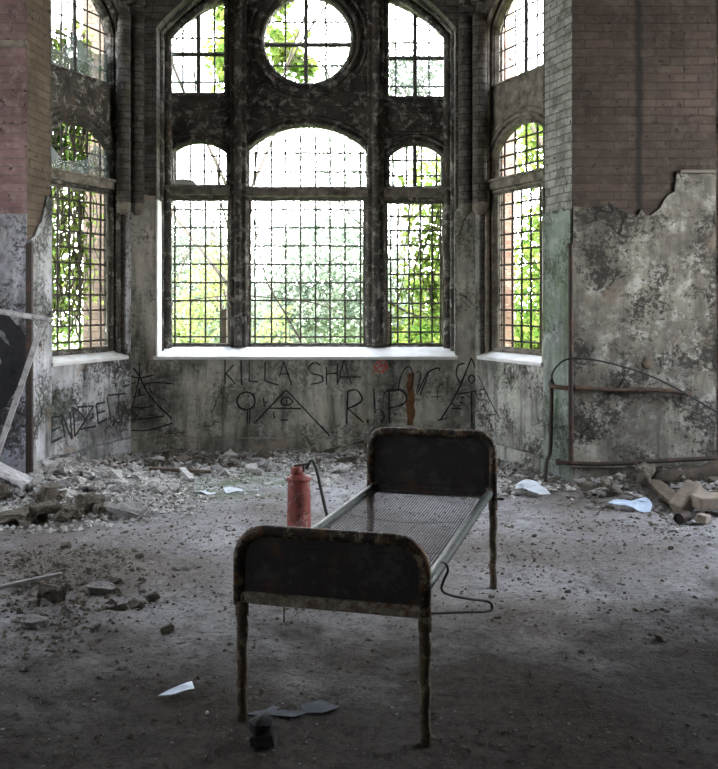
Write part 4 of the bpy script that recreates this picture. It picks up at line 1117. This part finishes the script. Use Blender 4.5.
scatter('earth_clod', 55, ell(-1.9, 5.0, .8, 1.0), .03, .10, 'small dark clod on the floor left of the bed', 'clods left of the bed')
scatter('stone_chunk', 26, boxa(-2.4, .0, 4.2, 6.6), .03, .06, 'small grey stone on the floor left of the bed', 'stones left of the bed')
scatter('earth_clod', 26, boxa(.7, 2.2, 3.6, 6.6), .025, .06, 'small dark clod on the bare floor right of the bed', 'clods right of the bed')
scatter('stone_chunk', 22, boxa(-1.3, 1.4, 2.9, 4.3), .012, .035, 'tiny stone on the floor around the bed foot', 'tiny stones around the bed foot')

def special(nm, px, py, s, label, i=0, scale=(1, 1, 1), rot=None, cat='rubble'):
    Y = EYE * F / (py - HY); x = (px - CX) / F * Y
    o = put(nm, x, Y, s, label, None, cat, tilt=.1, i=i); o.scale = (s * scale[0], s * scale[1], s * scale[2])
    if rot is not None: o.rotation_euler = rot
    return o
special('plaster_chunk', 87, 470, .26, 'pale oblong plaster block at the back of the left heap', 4, (1, 1, 1.6), (0, .35, .3))
special('plaster_chunk', 66, 477, .22, 'broad pale plaster slab near the left bay wall', 2, (1, 1, 1), (.15, .1, .5))
special('plaster_chunk', 136, 475, .18, 'upright pale plaster shard in the rubble', 5, (1, 1, 1.3), (.2, .9, .9))
special('plaster_chunk', 88, 505, .17, 'white plaster wedge on top of the brown clods', 1, (1, 1, 1), (.1, .5, .2))
special('stone_chunk', 130, 517, .36, 'large dark grey boulder at the right end of the left heap', 0, (.9, .7, 1.0), (.2, .15, -.6))
special('earth_clod', 45, 520, .30, 'largest brown earth clod in the left heap', 0, (.8, .6, .6), (0, .1, .3))
special('earth_clod', 12, 524, .30, 'brown earth slab at the left edge of the heap', 1, (.8, .6, .5), (0, -.2, .2))
special('stone_chunk', 99, 597, .17, 'lone grey stone on the floor left of the bed', 3, (1, 1, 1), (.2, .3, .4))
special('stone_chunk', 36, 628, .15, 'pale grey stone near the left edge of the floor', 5, (1, 1, .8), (0, .1, .1))
special('earth_clod', 52, 605, .16, 'dark clod standing up at the end of the pale stick', 2, (1, 1, 1.2), (0, .1, .1))
special('earth_clod', 167, 634, .07, 'small dark pebble between the bed foot and the left stones', 2)
special('stone_chunk', 181, 571, .13, 'short grey stone splinter left of the bed', 4)
special('plaster_chunk', 207, 712, .035, 'tiny white chip near the bed leg and the glass piece', 1)
special('plaster_chunk', 22, 475, .20, 'white board-like plaster piece at the foot of the left pier', 6, (1.6, .8, 1), (0, 0, .1))

# small stuff nobody could count
def crumbs(name, mat, n, area, s0, s1, label, dens=None, seed=3):
    r = random.Random(seed); vs = []; fs = []
    base = [(1, 0, 0), (-1, 0, 0), (0, 1, 0), (0, -1, 0), (0, 0, 1), (0, 0, -1)]; bf = [(0, 2, 4), (2, 1, 4), (1, 3, 4), (3, 0, 4), (2, 0, 5), (1, 2, 5), (3, 1, 5), (0, 3, 5)]
    k = 0; tr = 0
    while k < n and tr < n * 30:
        tr += 1
        x, y = area(r)
        if wall_dist(x, y) < .03 or y > 9.55: continue
        if dens and r.random() > dens(x, y): continue
        s = s0 + (s1 - s0) * r.random() ** 3; a = r.uniform(0, 6.28); h = height(x, y)
        b = len(vs); el = r.uniform(.35, 1)
        for q in base:
            qq = Vector(q) * s * .5 * r.uniform(.7, 1.3); qx_ = qq.x * cos(a) - qq.y * el * sin(a); qy_ = qq.x * sin(a) + qq.y * el * cos(a)
            vs.append((x + qx_, y + qy_, h + qq.z * .55 + s * .08))
        fs += [tuple(b + i for i in f) for f in bf]; k += 1
    me = bpy.data.meshes.new(name); me.from_pydata(vs, [], fs); me.update()
    return tag(link(name, me, mat), label, 'debris', kind='stuff')
def rough_dens(x, y):
    wd = wall_dist(x, y) if y > 5 else 9
    v = math.exp(-wd / .55)
    v = max(v, 1.1 - ((x + 2.7) / 1.5) ** 2 - ((y - 7.6) / 1.3) ** 2)
    v = max(v, .8 - ((x + 1.9) / 1.0) ** 2 - ((y - 5.0) / 1.3) ** 2)
    return max(.0, min(1, v)) * (.5 + .9 * max(0, noise.noise(Vector((x * 2.5, y * 2.5, 9))) + .35))
crumbs('plaster_crumbs', 'chunk_pale', 13000, lambda r: (r.uniform(-3.4, 3.3), r.uniform(6.2, 9.5)), .012, .085, 'pale plaster crumbs strewn along the walls', lambda x, y: rough_dens(x, y) * (.22 if x > 1.35 else 1), 3)
crumbs('earth_crumbs', 'chunk_dark', 13000, lambda r: (r.uniform(-3.4, 3.3), r.uniform(3.6, 9.5)), .008, .055, 'dark earth crumbs strewn over the floor', rough_dens, 4)
crumbs('grit', 'chunk_grey', 9500, lambda r: (r.uniform(-3.2, 3.3), r.uniform(2.8, 9.0)), .006, .022, 'fine grit scattered over the whole floor', lambda x, y: .25 + .75 * max(0, noise.noise(Vector((x * 1.6, y * 1.6, 4))) + .3), 5)
crumbs('dirt_flecks', 'timber', 7500, lambda r: (r.uniform(-3.0, 3.3), r.uniform(2.8, 8.5)), .008, .035, 'dark flecks of dirt scattered over the whole floor', lambda x, y: .15 + .85 * max(0, noise.noise(Vector((x * 1.3, y * 1.3, 14))) + .3), 6)

def flatpiece(name, px, py, pts, mat, label, cat, th=.004, rise=0, curl=.02, seed=1, yaw=0, tilt=0):
    """a thin sheet lying on the floor: pts are metres around the point seen at (px, py)"""
    Y = EYE * F / (py - HY); x = (px - CX) / F * Y; h = height(x, Y) + .012 + rise
    r = random.Random(seed); bm = bmesh.new(); vs = [bm.verts.new((a, b, 0)) for a, b in pts]; f = bm.faces.new(vs)
    bmesh.ops.triangulate(bm, faces=[f]); bmesh.ops.subdivide_edges(bm, edges=bm.edges, cuts=3, use_grid_fill=False)
    for v in bm.verts: v.co.z = curl * (noise.noise(Vector((v.co.x * 9, v.co.y * 9, seed))) )
    ge = bmesh.ops.solidify(bm, geom=bm.faces[:], thickness=th)
    me = bpy.data.meshes.new(name); bm.to_mesh(me); bm.free()
    o = link(name, me, mat); o.location = (x, Y, h); o.rotation_euler = (tilt, 0, yaw)
    return tag(o, label, cat)
flatpiece('plastic_sheet', 632, 509, [(-.19, .02), (-.12, .09), (.02, .08), (.14, .12), (.16, .0), (.10, -.14), (.0, -.10), (-.08, -.03)], 'paper', 'bluish white sheet on the floor by the right pier', 'sheet', curl=.025, seed=2, rise=.035, tilt=.22)
flatpiece('plastic_sheet', 531, 495, [(-.12, .06), (-.02, .14), (.10, .10), (.06, .02), (.14, -.12), (.04, -.16), (-.04, -.05), (-.13, -.02)], 'paper_w', 'crumpled whitish sheet on the floor right of the headboard', 'sheet', curl=.045, seed=5, rise=.03, tilt=.22)
flatpiece('glass_piece', 176, 698, [(-.065, -.045), (-.03, .005), (.05, .085), (.062, .05), (.075, .012), (.0, -.03)], 'paper', 'broken bluish pane of glass on the floor left of the bed foot', 'glass', curl=.008, seed=3, rise=.005)
flatpiece('paper_scrap', 241, 492, [(-.16, .03), (-.10, .06), (.0, .02), (.15, .03), (.14, -.01), (.0, -.03), (-.12, -.07)], 'paper_w', 'long white paper scrap on the floor left of the extinguisher', 'paper', curl=.03, seed=7)
flatpiece('paper_scrap', 207, 493, [(-.09, .0), (-.03, .10), (.05, .06), (.09, -.05), (.0, -.08)], 'paper_w', 'small white paper scrap near the rubble left of the long scrap', 'paper', curl=.04, seed=8)
flatpiece('roofing_scrap', 290, 714, [(-.20, -.01), (-.10, .03), (-.06, .10), (.03, .08), (.12, .12), (.20, .05), (.13, .0), (.07, .01), (.02, -.03), (-.08, -.02)], 'bitumen', 'flat dark scrap of sheet on the floor under the bed foot', 'scrap', curl=.003, seed=9, rise=-.008, th=.002)

def board_piece(name, p0, p1, w, t, mat, label, cat, h0=.02, h1=.02):
    Y0_ = EYE * F / (p0[1] - HY); Y1_ = EYE * F / (p1[1] - HY)
    a = Vector(((p0[0] - CX) / F * Y0_, Y0_, 0)); b = Vector(((p1[0] - CX) / F * Y1_, Y1_, 0))
    a.z = height(a.x, a.y) + h0; b.z = height(b.x, b.y) + h1
    d = b - a; rot = d.to_track_quat('X', 'Z').to_matrix(); mb = MB(a); mb.box((a + b) / 2, (d.length, w, t), rot)
    return bevel(tag(mb.build(name, mat), label, cat), min(w, t) * .18)
board_piece('wooden_board', (645, 492), (678, 508), .13, .03, 'timber', 'flat weathered board behind the loose bricks at right', 'board', .05, .04)
board_piece('wooden_board', (150, 471), (212, 474), .05, .03, 'timber', 'thin dark lath in the rubble below the front window', 'board', .03, .03)
board_piece('wooden_stick', (-10, 598), (62, 587), .035, .02, 'chunk_grey', 'pale grey stick on the floor at the left edge', 'stick', .03, .03)
board_piece('wooden_stick', (40, 476), (52, 462), .02, .02, 'timber', 'thin stick leaning at the foot of the left bay wall', 'stick', .06, .12)
board_piece('wooden_board', (182, 473), (192, 482), .06, .025, 'chunk_pale', 'short white lath piece in the rubble below the front window', 'board', .06, .03)
board_piece('wooden_board', (10, 475), (42, 478), .07, .03, 'timber_pale', 'pale plank end lying at the foot of the left pier', 'board', .05, .04)
board_piece('wooden_board', (690, 478), (722, 492), .05, .04, 'timber', 'dark batten behind the bricks at the right edge', 'board', .09, .09)
def brick_piece(px, py, dims, rot, label, h=.05, mat='brick_loose'):
    Y = EYE * F / (py - HY); x = (px - CX) / F * Y; z = height(x, Y) + h
    mb = MB((x, Y, z)); mb.box((x, Y, z), dims); o = mb.build('loose_brick', mat); bevel(o, .012, 2); o.rotation_euler = rot
    return tag(o, label, 'brick')
brick_piece(687, 511, (.27, .13, .13), (.2, -.65, .5), 'brown brick propped on its end by the right pier', .11)
brick_piece(716, 515, (.34, .18, .10), (.0, -.03, .1), 'broad flat brick slab at the right edge', .11)
brick_piece(703, 523, (.12, .08, .06), (.1, .1, .9), 'half brick in front of the broad slab at right', .04)
Y = EYE * F / 222.0; c = Vector(((683 - CX) / F * Y, Y, height((683 - CX) / F * Y, Y) + .045))
mb = MB(c); mb.tube([c + Vector((-.045, -.04, 0)), c + Vector((.05, .05, 0))], .04, 16, caps=False); mb.tube([c + Vector((.05, .05, 0)), c + Vector((-.035, -.03, 0))], .033, 16)
tag(mb.build('pipe_stub', 'pipe_dark', None), 'short black pipe stub among the bricks at right', 'pipe')
a = at(650, 482, 7.6); b = at(735, 468, 7.75); mb = MB(a)
mb.tube([a.lerp(b, i / 8) + Vector((0, 0, .02 * sin(i * 1.1))) for i in range(9)], [.03, .05, .06, .065, .07, .075, .08, .08, .08], 12, jit=.12)
tag(mb.build('rotten_log', 'timber_dark', None, smooth=True), 'thick rotten log lying at the foot of the right pier', 'log')
# black boot-like scrap near the camera
px, py = 264, 742; Y = EYE * F / (py - HY); x = (px - CX) / F * Y; z = height(x, Y)
O = (x, Y, z); t = tag(empty('charred_shoe', O), 'crumpled black burnt shoe on the floor by the left bed leg', 'shoe')
mb = MB(O)
mb.add([(x - .05, Y - .03, z), (x + .045, Y - .035, z), (x + .05, Y + .03, z), (x - .048, Y + .035, z), (x - .053, Y - .033, z + .035), (x + .035, Y - .035, z + .045), (x + .05, Y + .03, z + .06), (x - .04, Y + .035, z + .04)],
       [(3, 2, 1, 0), (4, 5, 6, 7), (0, 1, 5, 4), (1, 2, 6, 5), (2, 3, 7, 6), (3, 0, 4, 7)])
bevel(mb.build('sole_block', 'spray_black', t), .006)
me = chunk_mesh('crumpled_upper', (.085, .06, .05), 14, random.Random(5)); u_ = link('crumpled_upper', me, 'spray_black', t); u_.location = (.0, .0, .055); u_.rotation_euler = (.1, -.2, .3)
me = chunk_mesh('tongue_flap', (.045, .02, .035), 10, random.Random(8)); u_ = link('tongue_flap', me, 'spray_black', t); u_.location = (-.03, -.01, .078); u_.rotation_euler = (.1, .6, .3)
